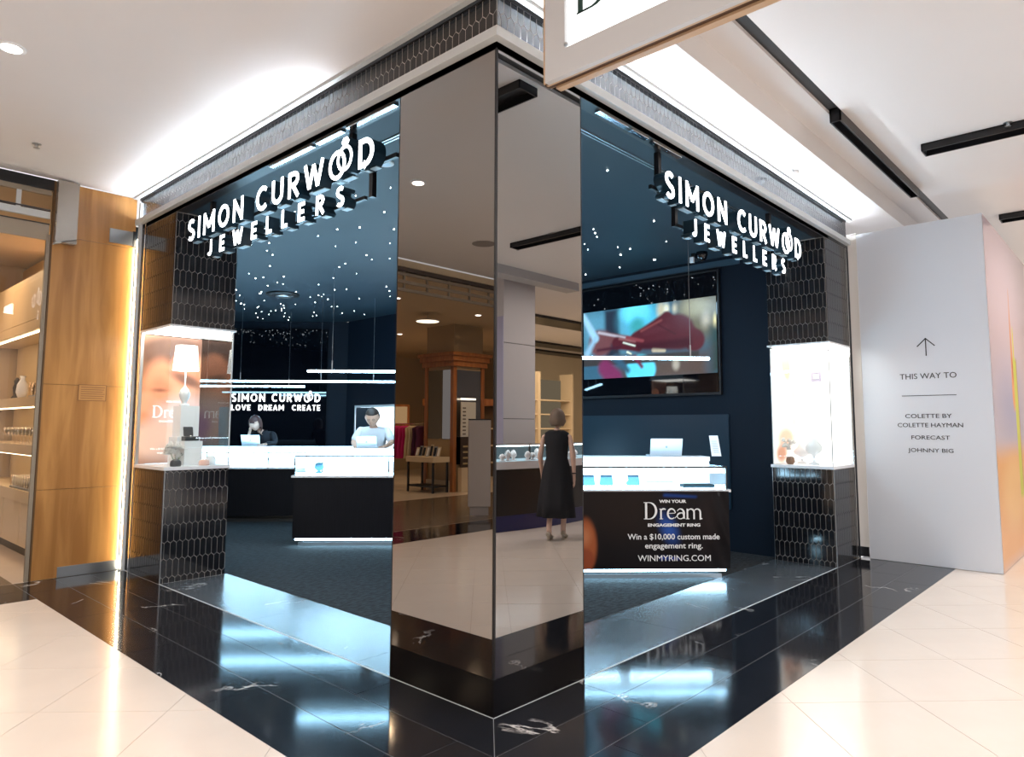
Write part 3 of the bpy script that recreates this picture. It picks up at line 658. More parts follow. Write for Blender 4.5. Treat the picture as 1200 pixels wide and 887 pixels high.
b = MB((6.07, 0, 0)); b.box(6.066, 6.069, -1.037, -.509, 1.846, 1.852).build('rule_line', INK, hd)
b = MB((6.07, 0, 0)); O_ = Vector((6.069, 0, 0))
ribbon(b, [(.77, 2.288), (.77, 2.487)], .011, O_, Vector((0, -1, 0)), NZ, -NX, .002); ribbon(b, [(.683, 2.395), (.77, 2.482), (.857, 2.395)], .011, O_, Vector((0, -1, 0)), NZ, -NX, .002); b.build('arrow', INK, hd)
b = MB((6.07, 0, 0)); b.box(6.058, 6.062, -.10, 0.0, .02, .13); b.build('floor_notch', BLACK, hd)

# ------------------------------------------------------------------ oak wall at the left
ow = thing('wall_front', 'honey oak veneered wall panel left of the shop', None, kind='structure')
for i, (z0, z1) in enumerate(((.002, .862), (.866, 1.90), (1.904, 3.40), (3.404, 3.955))):
    b = MB(); b.box(-.80, -.036, 5.43, 5.47, z0, z1); b.build('oak_panel', WOOD, ow)
MB().box(-.80, -.036, 5.44, 5.47, 0, 3.96).box(-.815, -.80, 5.43, 5.47, 0, 3.96).build('joint_backing', mat('dark_oak_edge', (.12, .06, .02), .5), ow)
kp = tag(MB((-.3, 5.42, 0)).box(-.585, -.036, 5.422, 5.43, .004, .105).build('kick_plate', STEEL), 'brushed steel kick plate at the foot of the oak wall', 'kick plate')
sn = thing('access_plate', 'pale metal plate near the top right of the oak wall', 'plate', (-.15, 5.42, 3.5))
MB((-.15, 5.42, 3.5)).box(-.29, -.065, 5.415, 5.43, 3.43, 3.58).build('plate', STEEL, sn); MB((-.15, 5.42, 3.5)).box(-.065, -.037, 5.413, 5.43, 3.42, 3.59).build('slot', BLACK, sn)
pq = thing('notice_plate', 'small engraved notice outlined on the oak wall', 'sign', (-.36, 5.42, 1.83))
mq = mat('engraved_brown', (.20, .09, .03), .5); b = MB((-.36, 5.42, 1.83))
for a in ((-.495, -.235, 1.745, 1.751), (-.495, -.235, 1.905, 1.911), (-.495, -.489, 1.745, 1.911), (-.241, -.235, 1.745, 1.911)): b.box(a[0], a[1], 5.425, 5.429, a[2], a[3])
b.build('border', mq, pq); MB((-.36, 5.42, 1.83)).box(-.494, -.236, 5.427, 5.4295, 1.746, 1.91).build('plate', mat('oak_plate', (.50, .25, .08), .3), pq)
b = MB((-.36, 5.42, 1.83)); [b.box(-.47, -.27+.01*(k % 3), 5.424, 5.4265, 1.77+k*.022, 1.775+k*.022) for k in range(6)]; b.build('engraved_lines', mq, pq)
GREYP = glassy('frosted_header', (.72, .74, .76), .6)
fb = thing('header_box', 'translucent grey header box at the top left of the oak wall', 'shop fitting', (-.7, 5.4, 3.3))
MB((-.7, 5.4, 3.3)).box(-.80, -.615, 5.33, 5.42, 3.32, 3.95).build('box', mat('satin_header', (.42, .38, .34), .25, metal=.6), fb)
MB((-.7, 5.4, 3.3)).prism([(-.80, 5.33, 3.30), (-.615, 5.33, 3.36), (-.615, 5.42, 3.36), (-.80, 5.42, 3.30)], (0, 0, .01)).build('lower_edge', TRIM, fb)

# ------------------------------------------------------------------ glassware shop left of the oak wall
CRM_ = mat('shop_cream_paint', (.55, .42, .27), .6)
gs = thing('shopfront', 'glazed shopfront with metal transoms at the far left', 'shopfront', (-1.4, 5.45, 0))
o = (-1.4, 5.45, 0); FR = mat('bronze_grey_frame', (.30, .25, .19), .4); 
MB(o).box(-.85, -.818, 5.44, 5.48, 0, 3.4).build('door_post', FR, gs); MB(o).box(-3.0, -.815, 5.43, 5.50, 3.85, 3.96).build('head_channel', BLACK, gs)
for z0, z1, m in ((3.80, 3.85, FR), (3.64, 3.655, DARKGREY), (3.56, 3.63, TRIM), (3.50, 3.51, DARKGREY)): MB(o).box(-3.0, -.83, 5.44, 5.48, z0, z1).build('transom', m, gs)
for k in range(4): MB(o).box(-1.12-k*.42, -1.08-k*.42, 5.445, 5.475, 3.56, 3.85).build('mullion', TRIM, gs)
MB(o).box(-3.0, -.85, 5.455, 5.463, .01, 3.35).build('window_pane', GLASS, gs)
MB(o).box(-3.0, -.83, 5.45, 5.465, 3.34, 3.50).build('header_panel', mat('smoked_header', (.34, .28, .21), .3), gs)
structure(MB((-1.8, 9.9, 0)).box(-3.0, -.08, 9.85, 9.95, 0, 3.86).build('wall_shop_back', CRM_)); structure(MB((-3.05, 7.7, 0)).box(-3.1, -3.0, 5.5, 9.95, 0, 3.86).build('wall_shop_side', CRM_))
sh = thing('shelving_unit', 'cream shelving wall with three lit tiers inside the far left shop', 'shelves', (-.5, 7.2, 0))
o = (-.5, 7.2, 0); CRM = mat('cream_laminate', (.70, .56, .38), .45)
for z0, z1 in ((1.715, 1.83), (1.15, 1.265), (.60, .735), (2.62, 2.74)): MB(o).box(-.55, -.13, 5.55, 9.8, z0, z1).build('shelf', CRM, sh)
MB(o).box(-.13, -.08, 5.55, 9.8, 0, 3.8).build('back_panel', CRM, sh)
for k in range(5): MB(o).box(-.53, -.15, 5.60+k*.82, 6.40+k*.82, .10, .595).build('cupboard_door', CRM, sh)
MB(o).box(-.50, -.15, 5.58, 9.8, 0, .10).build('toe_kick', mat('dark_plinth', (.06, .05, .04), .5), sh)
for z in (1.71, 1.145, 2.615): MB(o).box(-.50, -.47, 5.6, 9.7, z-.008, z).build('light_strip', emit('warm_shelf_led', (1, .78, .5), 9), sh)
GW = glassy('glassware', (.97, .95, .92), 1.0, 2.3)
def stem_glass(y, x, z, h, lab, grp):
    g = thing('wine_glass', lab, 'glass', (x, y, z), group=grp)
    b = MB(); b.lathe((0, 0, 0), [(.035, 0), (.034, .004), (.006, .01), (.005, h*.45), (.03, h*.55), (.040, h*.75), (.033, h), (.031, h), (.037, h*.75), (.004, h*.5)], 12); b.build('bowl', GW, g, True); return g
proto = stem_glass(6.0, -.40, 1.266, .20, 'clear stemmed wine glass standing on the middle shelf of the far left shop', 'stemmed glasses on the middle shelf')
random.seed(5)
for k in range(36):
    y = 6.55+(k//3)*.17; x = -.49+(k % 3)*.12
    if k: dup(proto, (x, y+random.uniform(-.02, .02), 1.266))
    else: proto.location = (x, y, 1.266)
def tumbler(x, y, z, h, lab, grp):
    g = thing('tumbler', lab, 'glass', (x, y, z), group=grp); b = MB(); b.lathe((0, 0, 0), [(.030, 0), (.036, h), (.033, h), (.028, .015)], 12); b.build('body', GW, g, True)
    MB().lathe((0, 0, 0), [(.034, 0), (.0345, .02)], 12).build('base_ring', STEEL, g); return g
pt = tumbler(-.47, 6.6, .736, .15, 'metal based tumbler in the block of tumblers on the lowest shelf', 'tumblers on the lowest shelf')
for k in range(30):
    p = (-.50+(k % 3)*.09, 6.80+(k//3)*.11, .736)
    if k: dup(pt, p)
    else: pt.location = p
pu = tumbler(-.45, 6.4, 1.831, .17, 'tall clear jar in the row on the top shelf of the far left shop', 'jars on the top shelf')
for k in range(12):
    p = (-.46+(k % 2)*.12, 6.62+(k//2)*.15, 1.831)
    if k: dup(pu, p)
    else: pu.location = p
fg = thing('figurine', 'dark carved figurine on the top shelf of the far left shop', 'ornament', (-.42, 8.3, 1.831))
b = MB(); b.lathe((0, 0, 0), [(.06, 0), (.06, .02), (.035, .05), (.045, .15), (.03, .2), (.035, .24), (.01, .28)], 12); b.build('body', mat('dark_bronze', (.05, .04, .03), .4), fg, True)
f2 = thing('vase', 'white rounded vase next to the dark figurine', 'vase', (-.42, 8.02, 1.831)); b = MB(); b.lathe((0, 0, 0), [(.04, 0), (.07, .08), (.06, .18), (.025, .25), (.035, .29)], 14); b.build('body', WHITE, f2, True)
pn = thing('soffit_panel', 'brown and cream bulkhead above the shelves of the far left shop', 'bulkhead', (-.4, 7.5, 2.9)); MB((-.4, 7.5, 2.9)).box(-.55, -.14, 5.6, 9.8, 2.745, 3.3).build('panel', CRM, pn); MB((-.4, 7.5, 2.9)).box(-.57, -.55, 5.6, 6.6, 2.80, 3.0).build('sign_panel', mat('brown_sign', (.14, .06, .03), .5), pn)
for i, (x, y) in enumerate(((-1.1, 7.6), (-1.1, 8.6), (-1.1, 6.7))):
    d = thing('downlight', ['recessed downlight in the middle of the far left shop ceiling', 'rearmost recessed downlight of the far left shop', 'front recessed downlight of the far left shop'][i], 'light', (x, y, 3.86)); b = MB(); b.lathe((0, 0, 0), [(.07, 0), (.07, -.01), (.05, -.012)], 16); b.build('bezel', WHITE, d); b = MB(); b.lathe((0, 0, 0), [(.045, -.013), (.045, -.016)], 16); b.build('lens', emit('warm_lens', (1, .85, .6), 12), d)

# =================================================================== JEWELLERY COUNTERS (on the shop's 45 degree grid: t to the right, s inwards)
ROT = D2R(-45)
def dthing(name, label, cat, t, s, z=0, group=None): return thing(name, label, cat, dg(s, t, z), ROT, group)
class DB(MB):      # builder in (t, s, z) coordinates relative to a thing at (t0, s0, z0)
    pass
def counter(label, t0, t1, s0, ztop, zglass, lit, depth=.78, posts=()):
    o = ((t0+t1)/2, s0, 0); c = dthing('display_counter', label, 'counter', o[0], o[1])
    def B(nm, m, *a, **k): b = MB(o); b.box(*a); return b.build(nm, m, c, **k)
    B('plinth', BLACK, t0+.10, t1-.10, s0+.10, s0+depth-.05, 0, .085)
    B('cabinet', DARKWOOD, t0, t1, s0, s0+depth, .10, ztop-.02)
    if lit: B('plinth_light', LEDSOFT, t0+.03, t1-.03, s0+.015, s0+.06, .075, .099)
    B('plinth_foot', STEEL if lit else DARKGREY, t0+.06, t1-.06, s0+.05, s0+.09, 0, .045)
    B('tray_rim', WHITE, t0-.03, t1+.03, s0-.02, s0+depth, ztop-.02, ztop+.005)
    B('display_deck', DECK, t0+.02, t1-.02, s0+.02, s0+.52, ztop+.006, ztop+.012)
    B('front_glass', GLASS, t0+.01, t1-.01, s0+.004, s0+.010, ztop+.012, zglass)
    B('end_glass', GLASS, t0+.004, t0+.010, s0+.012, s0+.53, ztop+.012, zglass)
    B('end_glass', GLASS, t1-.010, t1-.004, s0+.012, s0+.53, ztop+.012, zglass)
    B('top_glass', GLASS, t0+.004, t1-.004, s0+.004, s0+.54, zglass, zglass+.008)
    b = MB(o); fw_ = .015
    b.box(t0, t1, s0-.008, s0+.003, zglass-.016, zglass+.004)
    for q in [t0, t1-fw_]+list(posts): b.box(q, q+fw_, s0-.008, s0+.003, ztop+.005, zglass-.016)
    b.box(t0+.22, t0+.22+fw_, s0+.53, s0+.54, ztop, zglass); b.build('black_frame', BLACK, c)
    B('top_light', LED, t0+.05, t1-.05, s0+.012, s0+.022, zglass-.026, zglass-.014)
    B('service_shelf', WHITE, t0-.01, t1+.01, s0+.55, s0+depth+.08, zglass+.03, zglass+.075)
    B('service_glow', DECK, t0+.02, t1-.02, s0+.545, s0+.55, zglass-.10, zglass+.03)  # white front of the back unit glows by itself, no lamp
    B('service_back', WHITE, t0, t1, s0+.55, s0+depth, ztop, zglass+.03)
    return c
cR = counter('dark slatted display counter behind the black vinyl banner', .2, 2.37, 3.20, .87, 1.10, True, posts=())
cL = counter('dark slatted display counter with glowing base in front of the man in white', -2.44, -.75, 5.16, .87, 1.12, True, posts=(-1.27,))
cB = counter('long dark display counter at the back in front of the dark haired woman', -5.6, -1.6, 7.38, .84, 1.08, False, posts=(-3.45, -4.4))
PALE = mat('pale_blue_velvet', (.05, .12, .17), .8, spec=.1); TEAL = mat('dark_teal_tray', (.002, .012, .016), .7, spec=.05)
def item(kind, label, t, s, z, m, group=None):
    q = dthing(kind, label, 'jewellery display', t, s, z, group); b = MB()
    if kind == 'jewellery_tray': b.box(-.16, .16, -.07, .07, 0, .03); b.build('tray', m, q); MB().box(-.14, .14, -.05, .05, .03, .036).build('pad', TEAL if m is TEAL else PALE, q)
    elif kind == 'earring_stand': b.prism([(-.07, 0, 0), (.07, 0, 0), (.06, 0, .09), (-.06, 0, .09)], (0, .03, .02)); b.build('stand', m, q)
    else: b.lathe((0, 0, 0), [(.05, 0), (.05, .01), (.015, .03), (.06, .07), (.05, .12), (.02, .14)], 10, 1, .6); b.build('bust', m, q, True)
    return q
item('jewellery_tray', 'dark teal ring tray at the right end of the banner counter', 2.12, 3.38, .883, TEAL)
item('earring_stand', 'pale blue earring stand at the left of the banner counter', 1.03, 3.55, .883, PALE)
item('earring_stand', 'pale blue earring stand second from left in the banner counter', 1.22, 3.55, .883, PALE)
item('earring_stand', 'single pale blue stand in the middle of the banner counter', 1.50, 3.55, .883, PALE)
item('jewellery_tray', 'slim pale ring tray right of the middle in the banner counter', 1.80, 3.60, .883, WHITE)
item('necklace_bust', 'white bust near the centre of the banner counter', 1.36, 3.42, .883, WHITE)
item('necklace_bust', 'white bust at the left end of the counter before the man', -2.2, 5.45, .883, PALE)
item('necklace_bust', 'white bust right of the counter before the man', -1.5, 5.5, .883, WHITE)
for k in range(6): item('earring_stand', ['leftmost', 'second', 'third', 'fourth', 'fifth', 'rightmost'][k]+' white earring stand in the long back counter', -5.2+k*.55, 7.75, .853, WHITE, 'earring stands in the back counter')
# laptops, card
def laptop(label, t, s, z, rz=0, wd=.33, h=.15, tilt=.05, facing=1):
    q = thing('laptop', label, 'laptop', dg(s, t, z), ROT+rz); sil = mat('laptop_silver', (.55, .62, .68), .35)
    MB().box(-wd/2, wd/2, 0, .20, 0, .012).build('keyboard_base', sil, q)
    MB().prism([(-wd/2, 0, .012), (wd/2, 0, .012), (wd/2, -tilt, .012+h), (-wd/2, -tilt, .012+h)], (0, .008, .003)).build('screen_lid', sil, q)
    MB().lathe((0, 0, 0), [(.012, 0), (.012, .002)], 10).build('lid_badge', mat('badge_grey', (.2, .25, .3), .4), q, loc=(0, -tilt*.5-.002, .012+h*.5)).rotation_euler = (D2R(90), 0, 0)
    return q
laptop('pale laptop before the man in the white shirt', -1.65, 5.80, 1.196, wd=.27)
laptop('silver laptop before the dark haired woman', -3.93, 8.02, 1.158, D2R(-8), wd=.32, h=.17)
laptop('silver laptop on the counter above the black banner', 1.93, 3.86, 1.178, wd=.35, h=.175)
cd_ = dthing('price_card', 'white printed card leaning at the right end of the banner counter', 'card', 2.49, 3.86, 1.176)
MB().prism([(-.05, 0, 0), (.055, 0, 0), (.02, 0, .225), (-.075, 0, .225)], (0, .012, .0)).build('card', WHITE, cd_)
b = MB(); [b.box(-.03-.004*k, .03-.004*k, -.002, 0, .04+.02*k, .046+.02*k) for k in range(7)]; b.build('printed_lines', mat('pale_ink', (.45, .5, .55), .6), cd_)
# vinyl banner
bn = dthing('vinyl_banner', 'glossy black vinyl banner with white lettering hung on the counter', 'banner', 1.63, 3.165, 0)
sh = [('e', (.018, .011, .009), .5, .3, .75, .5, .35), ('e', (.40, .11, .04), .06, .055, .30, .14, .34), ('e', (.55, .20, .09), .12, .05, .42, .07, .10), ('e', (.30, .07, .03), .05, .05, .12, .12, .14),
      ('e', (.03, .10, .42), .16, .60, .52, .08, .16, 20), ('c', (.01, .05, .35), .05, (.55, .14), (.66, .13), .02, .01), ('c', (.01, .06, .3), .05, (.58, .95), (.78, .93), .015, .008), ('e', (.015, .009, .009), .2, .85, .6, .1, .3)]
bi = paint(120, 64, (.010, .008, .009), sh)
BV = print_mat('banner_vinyl', rough=.3); BV.node_tree.nodes['Principled BSDF'].inputs['Specular IOR Level'].default_value = .12
bp_ = print_plane('banner_sheet', bi, (-.78, 0, .112), (1.52, 0, 0), NZ*.748, BV, bn)
for v in bp_.data.vertices:
    x = v.co.x+.78; v.co.y += -.004+.004*math.sin(x*9)+.010*math.exp(-((x-1.42)/.06)**2)*math.sin(v.co.z*9)+.006*math.sin((x-1.2)*40+v.co.z*14)*max(0, (x-1.15)/.35)
for p in bp_.data.polygons: p.use_smooth = True
MB().box(-.78, .74, .010, .016, .115, .855).build('banner_backing', BLACK, bn)
WT = mat('white_vinyl_print', (.8, .8, .8), .4, emis=(1, 1, 1), es=.10)
YB = -.026
def bt(s, tc, z, size, w, bold=0): ftext('lettering', s, size, WT, bn, Vector((tc-1.63, YB, z)), NX, NZ, width=w, bold=bold)
dream(bn, WT, Vector((1.512-1.63, YB, .592)), NX, NZ, .165)
bt('WIN YOUR', 1.80, .752, .04, .27, .0015); bt('ENGAGEMENT RING', 1.81, .522, .04, .52, .0015)
bt('Win a $10,000 custom made', 1.806, .398, .077, .91, .0008); bt('engagement ring.', 1.805, .312, .077, .57, .0008); bt('WINMYRING.COM', 1.81, .19, .082, .72, 0)

# ------------------------------------------------------------------ screen on the navy wall
tv = thing('wall_screen', 'large black framed wall screen playing a film of two hands', 'screen', (5.36, 2.4, 2.0))
o = (5.36, 2.4, 2.0)
MB(o).box(5.34, 5.385, 1.31, 3.62, 1.895, 3.465).build('frame', BLACK, tv); MB(o).box(5.336, 5.342, 1.335, 3.60, 1.925, 3.44).build('front_glass', BLACKGLOSS, tv)
hand, hand2 = (.085, .014, .022), (.16, .055, .06)
sh = [('r', (.10, .30, .42), .2, 0, .42, .3, 1), ('r', (.02, .03, .05), .06, .18, .30, .3, 1), ('e', (.10, .55, .75), .25, .48, .80, .30, .25), ('e', (.16, .75, .92), .10, .42, .93, .22, .16), ('e', (.05, .35, .38), .1, .44, .72, .12, .12),
      ('e', (.55, .50, .35), .06, .62, .90, .06, .12), ('e', (.9, .85, .65), .05, .66, .91, .035, .06), ('e', (.85, .8, .6), .05, .72, .90, .03, .05), ('r', (.13, .11, .06), .25, .74, 1.1, .45, 1.1), ('e', (.28, .24, .12), .1, .86, .88, .2, .12), ('e', (.45, .4, .3), .08, .93, .70, .05, .08),
      ('e', (.75, .65, .3), .03, .99, .68, .02, .07), ('r', (.02, .05, .05), .1, .955, 1.1, 0, .6), ('r', (.09, .06, .05), .2, .3, .95, -.1, .30), ('e', (.12, .68, .85), .03, .46, .10, .24, .21),
      ('e', hand2, .06, .14, .52, .20, .20), ('c', hand2, .03, (.10, .62), (.42, .52), .09, .05), ('c', (.50, .45, .50), .02, (.13, .68), (.36, .56), .02, .014), ('c', (.35, .6, .75), .04, (.0, .95), (.10, .60), .04, .06), ('c', (.3, .5, .65), .05, (.02, .35), (.10, .6), .05, .03),
      ('c', hand, .03, (.28, .50), (.45, .40), .09, .05), ('c', hand, .04, (.45, .52), (.74, .58), .13, .24), ('c', hand, .03, (.42, .55), (.66, .80), .07, .07), ('c', hand, .03, (.66, .80), (.85, .45), .07, .15), ('c', (.10, .02, .03), .05, (.5, .62), (.66, .66), .05, .04),
      ('c', (.25, .05, .06), .02, (.36, .56), (.48, .50), .03, .02), ('c', (.7, .75, .65), .012, (.33, .50), (.42, .44), .012, .012), ('c', (.8, .8, .6), .012, (.36, .36), (.39, .33), .015, .01), ('c', (.6, .5, .35), .02, (.56, .36), (.64, .34), .03, .02),
      ('r', (.045, .04, .04), .02, -.1, .88, .19, .30), ('c', (.20, .03, .10), .06, (.18, .15), (.25, .0), .12, .14), ('c', (.14, .02, .05), .03, (.42, .28), (.47, .14), .03, .025), ('c', (.04, .1, .16), .05, (.27, .28), (.36, .10), .06, .04), ('e', (.4, .35, .28), .04, .72, .14, .05, .07)]
sh = [(q[0], [c*.8 for c in q[1]], q[2]*1.6)+tuple(q[3:]) for q in sh]
sh += [('c', (.04, .006, .012), .10, (.45, .42), (.80, .42), .04, .07), ('c', (.20, .05, .05), .05, (.47, .64), (.62, .76), .012, .010), ('c', (.05, .01, .015), .03, (.60, .70), (.72, .55), .012, .01), ('c', (.26, .10, .10), .05, (.30, .56), (.42, .50), .012, .008), ('c', (.05, .01, .02), .05, (.12, .42), (.3, .44), .02, .02)]
img = paint(190, 90, (.03, .09, .14), sh); rs = np.random.RandomState(2); img = img*(1+.10*(rs.rand(*img.shape[:2], 1)-.5))
print_plane('picture', img, Vector((5.333, 3.40, 2.165))-Vector(o), (0, -2.055, 0), NZ*.965, print_mat('screen_picture', es=1.0, rough=.2), tv)
# lit letters on the black back wall
sb = thing('wall_lettering', 'white lit shop name and motto lettering on the black back wall', 'sign', dg(10.48, -4.3, 1.95), ROT)
UNDERLIT = mat('underlit_tray', (.42, .58, .68), .35)  # light on the letter undersides put into this pale blue
WL = emit('lit_wall_letters', (.95, .98, 1.0), 3)
def stroke_text(parent, s, O, U, V, N, h, total, w, m, d, gap=.26):
    O, U, V, N = Vector(O), Vector(U), Vector(V), Vector(N)
    adv = []; x = 0
    for c in s:
        if c == ' ': x += .62; continue
        gw, gl = glyph(c, w); adv.append((c, x, gw, gl)); x += gw+gap
    wid = x-gap; k = total/(wid*h)
    for c, x0, gw, gl in adv:
        b = MB(); 
        for P in gl: ribbon(b, [((p[0]+x0)*h*k if True else 0, p[1]*h) for p in P], w*h, O, U, V, N, d)
        yield b, c, (x0*h*k, gw*h*k)
def ring_o(b, x, wd, h, w, O, U, V, N, d):     # the last O: two linked rings, the right one higher and set with a stone
    ribbon(b, arc(x+wd*.36, h*.48, wd*.36-w*h*.4, h*.52-w*h*.4, 0, 360, 28), w*h*.85, O, U, V, N, d)
    ribbon(b, arc(x+wd*.68, h*.62, wd*.32-w*h*.3, h*.46-w*h*.3, 0, 360, 28), w*h*.65, O, U, V, N, d)
    cx = x+wd*.70; ribbon(b, arc(cx, h*1.20, wd*.10, h*.10, 0, 360, 6), w*h*.75, O, U, V, N, d)
def sign_line(parent, s, O, U, N, h, total, w, face, side, d, gap=.26):
    for i, (b, c, (x0, gw)) in enumerate(stroke_text(parent, s, O, U, NZ, N, h, total, w, face, .004, gap)):
        if c == 'Q': b = MB(); ring_o(b, x0, gw, h, w, Vector(O), Vector(U), NZ, Vector(N), .004)
        a = b.build('letter', face, parent)
        if d:
            me = a.data.copy(); me.materials.clear(); me.materials.append(side)
            nv = Vector(N)
            for v in me.vertices:      # deepen behind the face
                t_ = (v.co-Vector(O)).dot(nv); v.co += nv*(-.0005-(d if t_ < .002 else .0045))
            q = bpy.data.objects.new('letter_return', me); COL.objects.link(q); q.parent = a
            O_, U_, N_ = Vector(O), Vector(U), Vector(N); t = MB()
            P = [O_+U_*(x0+gw*.1)-N_*.04, O_+U_*(x0+gw*.85)-N_*.04, O_+U_*(x0+gw*.85)-N_*(d*.85), O_+U_*(x0+gw*.1)-N_*(d*.85)]
            t.prism([p-NZ*.007 for p in P], NZ*.006); t.build('letter_tray', UNDERLIT, a)
sign_line(sb, 'SIMON CURWQD', Vector((-5.16+4.3, 0, 1.975-1.95)), NX, -NY, .165, 1.77, .17, WL, BLACK, 0)
sign_line(sb, 'LOVE  DREAM  CREATE', Vector((-5.16+4.3, 0, 1.80-1.95)), NX, -NY, .115, 1.77, .18, WL, BLACK, 0)
# hanging signs over the two openings
SIDE = mat('sign_return', (.010, .03, .05), .3)
def hanging_sign(label, loc, O1, O2, U, N, t1, t2, posts):
    s_ = thing('hanging_sign', label, 'sign', loc); L_ = Vector(loc)
    sign_line(s_, 'SIMON CURWQD', Vector(O1)-L_, U, N, .205, t1, .17, SIGNFACE, SIDE, .10, .30)
    sign_line(s_, 'JEWELLERS', Vector(O2)-L_, U, N, .145, t2, .19, SIGNFACE, SIDE, .10, .95)
    U, N = Vector(U), Vector(N); b = MB()
    def bar(u0, u1, z0, z1, n0, n1):
        P = [U*u0+N*n0, U*u1+N*n0, U*u1+N*n1, U*u0+N*n1]; q = MB(); q.prism([Vector(O1)+p-NZ*Vector(O1).z+NZ*z0-L_ for p in P], NZ*(z1-z0)); return q
    bar(-.02, t1+.10, 3.30, 3.33, -.13, -.105).build('mounting_rail', BLACK, s_); bar(.35, t1-.25, 3.085, 3.11, -.13, -.105).build('mounting_rail', BLACK, s_)
    for u in posts: bar(u-.02, u+.02, 3.30, 3.615, -.14, -.10).build('hanging_post', BLACK, s_); bar(u+.25-.02, u+.25+.02, 3.085, 3.30, -.14, -.105).build('link_post', BLACK, s_)
    return s_
hanging_sign('hanging shop name sign in white lit letters over the left opening', (0, 2.6, 3.2), (0, 4.12, 3.25), (0, 3.66, 3.035), (0, -1, 0), (-1, 0, 0), 2.98, 2.18, (.25, 2.55))
hanging_sign('hanging shop name sign in white lit letters over the right opening', (3.2, 0, 3.2), (1.82, 0, 3.22), (2.23, 0, 3.0), (1, 0, 0), (0, -1, 0), 2.72, 1.87, (.10, 2.2))

# pendant light bars
def bar_light(label, t0, t1, s, z=2.225, wires=(), th=.035):
    q = dthing('pendant_light', label, 'light', (t0+t1)/2, s, z); m = (t0+t1)/2
    MB((m, s, z)).box(t0, t1, s-.02, s+.02, z-th/2, z+th/2-.008).build('light_bar', LED, q); MB((m, s, z)).box(t0, t1, s-.02, s+.02, z+th/2-.008, z+th/2).build('housing', STEEL, q)
    for wt in wires: MB((m, s, z)).tube([(wt, s, z+.01), (wt, s, 3.62)], .003, 5).build('wire', STEEL, q); MB((m, s, z)).tube([(wt, s, z+.02), (wt, s, z+.14)], .009, 8).build('wire_grip', STEEL, q)
bar_light('long linear pendant light above the banner counter', .35, 2.33, 3.55, wires=(.8, 2.13))
bar_light('linear pendant light above the man in the white shirt', -2.42, -.6, 5.6, wires=(-1.2, -2.1))
bar_light('longest linear pendant light above the back counter', -5.0, -1.2, 7.8, wires=(-4.07, -2.76, -1.9))
bar_light('rearmost linear pendant light before the lit wall lettering', -5.8, -3.41, 9.3, wires=(-5.2, -3.7))

# small shop ceiling fittings
vt = thing('ceiling_speaker', 'round black ceiling vent among the star lights of the shop', 'vent', (2.94, 7.66, 3.62)); b = MB(); b.lathe((0, 0, 0), [(.26, 0), (.26, -.02), (.18, -.04), (.16, -.02)], 28); b.build('outer_ring', BLACK, vt, True); b = MB(); b.lathe((0, 0, -.02), [(.12, 0), (.12, -.03), (.07, -.035)], 24); b.build('inner_disc', STEEL, vt, True)
dl = thing('downlight', 'pale round fitting in the shop ceiling near the mirrored column', 'light', (.62, 1.86, 3.62)); b = MB(); b.lathe((0, 0, 0), [(.075, 0), (.075, -.01), (.05, -.012)], 20); b.build('bezel', TRIM, dl); b = MB(); b.lathe((0, 0, -.011), [(.048, 0), (.048, -.003)], 16); b.build('lens', mat('pale_lens', (.5, .65, .75), .4), dl)
cc = thing('security_camera', 'small dome security camera on a bracket above the large screen', 'camera', (5.0, 1.35, 3.62)); b = MB(); b.lathe((0, 0, 0), [(.07, 0), (.07, -.04), (.05, -.09), (.02, -.11)], 18); b.build('dome', BLACKGLOSS, cc, True); MB().box(-.03, .10, .08, .13, -.06, 0).build('bracket', BLACK, cc); MB().box(-.05, -.02, .09, .14, -.12, -.05).build('lens_hood', WHITE, cc)

# ------------------------------------------------------------------ mall ceiling fittings
def downl(label, x, y, z, em=18):
    d = thing('downlight', label, 'light', (x, y, z)); b = MB(); b.lathe((0, 0, 0), [(.085, .01), (.085, -.006), (.062, -.008)], 24); b.build('bezel', WHITE, d)
    b = MB(); b.lathe((0, 0, -.007), [(.06, 0), (.06, -.003)], 20); b.build('lens', emit('downlight_lens', (1, .92, .82), em), d); return d
downl('lit round downlight in the left mall ceiling', -1.72, 2.78, CZ)
def sprinkler(label, x, y, z):
    d = thing('sprinkler', label, 'sprinkler', (x, y, z)); b = MB(); b.lathe((0, 0, 0), [(.035, .005), (.035, -.006), (.012, -.01), (.012, -.035)], 14); b.build('rose', STEEL, d); b = MB(); b.lathe((0, 0, -.035), [(.025, 0), (.025, -.004)], 12); b.build('deflector', STEEL, d)
sprinkler('small sprinkler head in the left mall ceiling', -1.18, 4.51, CZ); sprinkler('sprinkler head above the black track at the top right', 4.6, -1.80, 4.17); sprinkler('sprinkler head reflected high in the right mirror', 1.5, -1.5, 4.17); sprinkler('sprinkler head reflected lower in the right mirror', 4.9, -4.3, 4.17)
sd = thing('smoke_detector', 'small white detector in the bright ceiling above the right sign', 'detector', (3.98, -.16, CZ)); b = MB(); b.lathe((0, 0, 0), [(.05, .005), (.05, -.02), (.03, -.045), (.015, -.05)], 18); b.build('body', WHITE, sd, True); MB().box(-.09, -.04, -.02, .02, -.03, 0).build('bracket', TRIM, sd)
for x, y, lab in ((-3.85, 3.97, 'round grey ceiling speaker reflected in the left mirror'), (4.75, -3.4, 'round grey ceiling speaker reflected in the right mirror')):
    d = thing('ceiling_speaker', lab, 'speaker', (x, y, CZ if x < 0 else 4.17)); b = MB(); b.lathe((0, 0, 0), [(.16, .004), (.16, -.006), (.13, -.008)], 24); b.build('grille', mat('speaker_grey', (.28, .26, .25), .6), d)
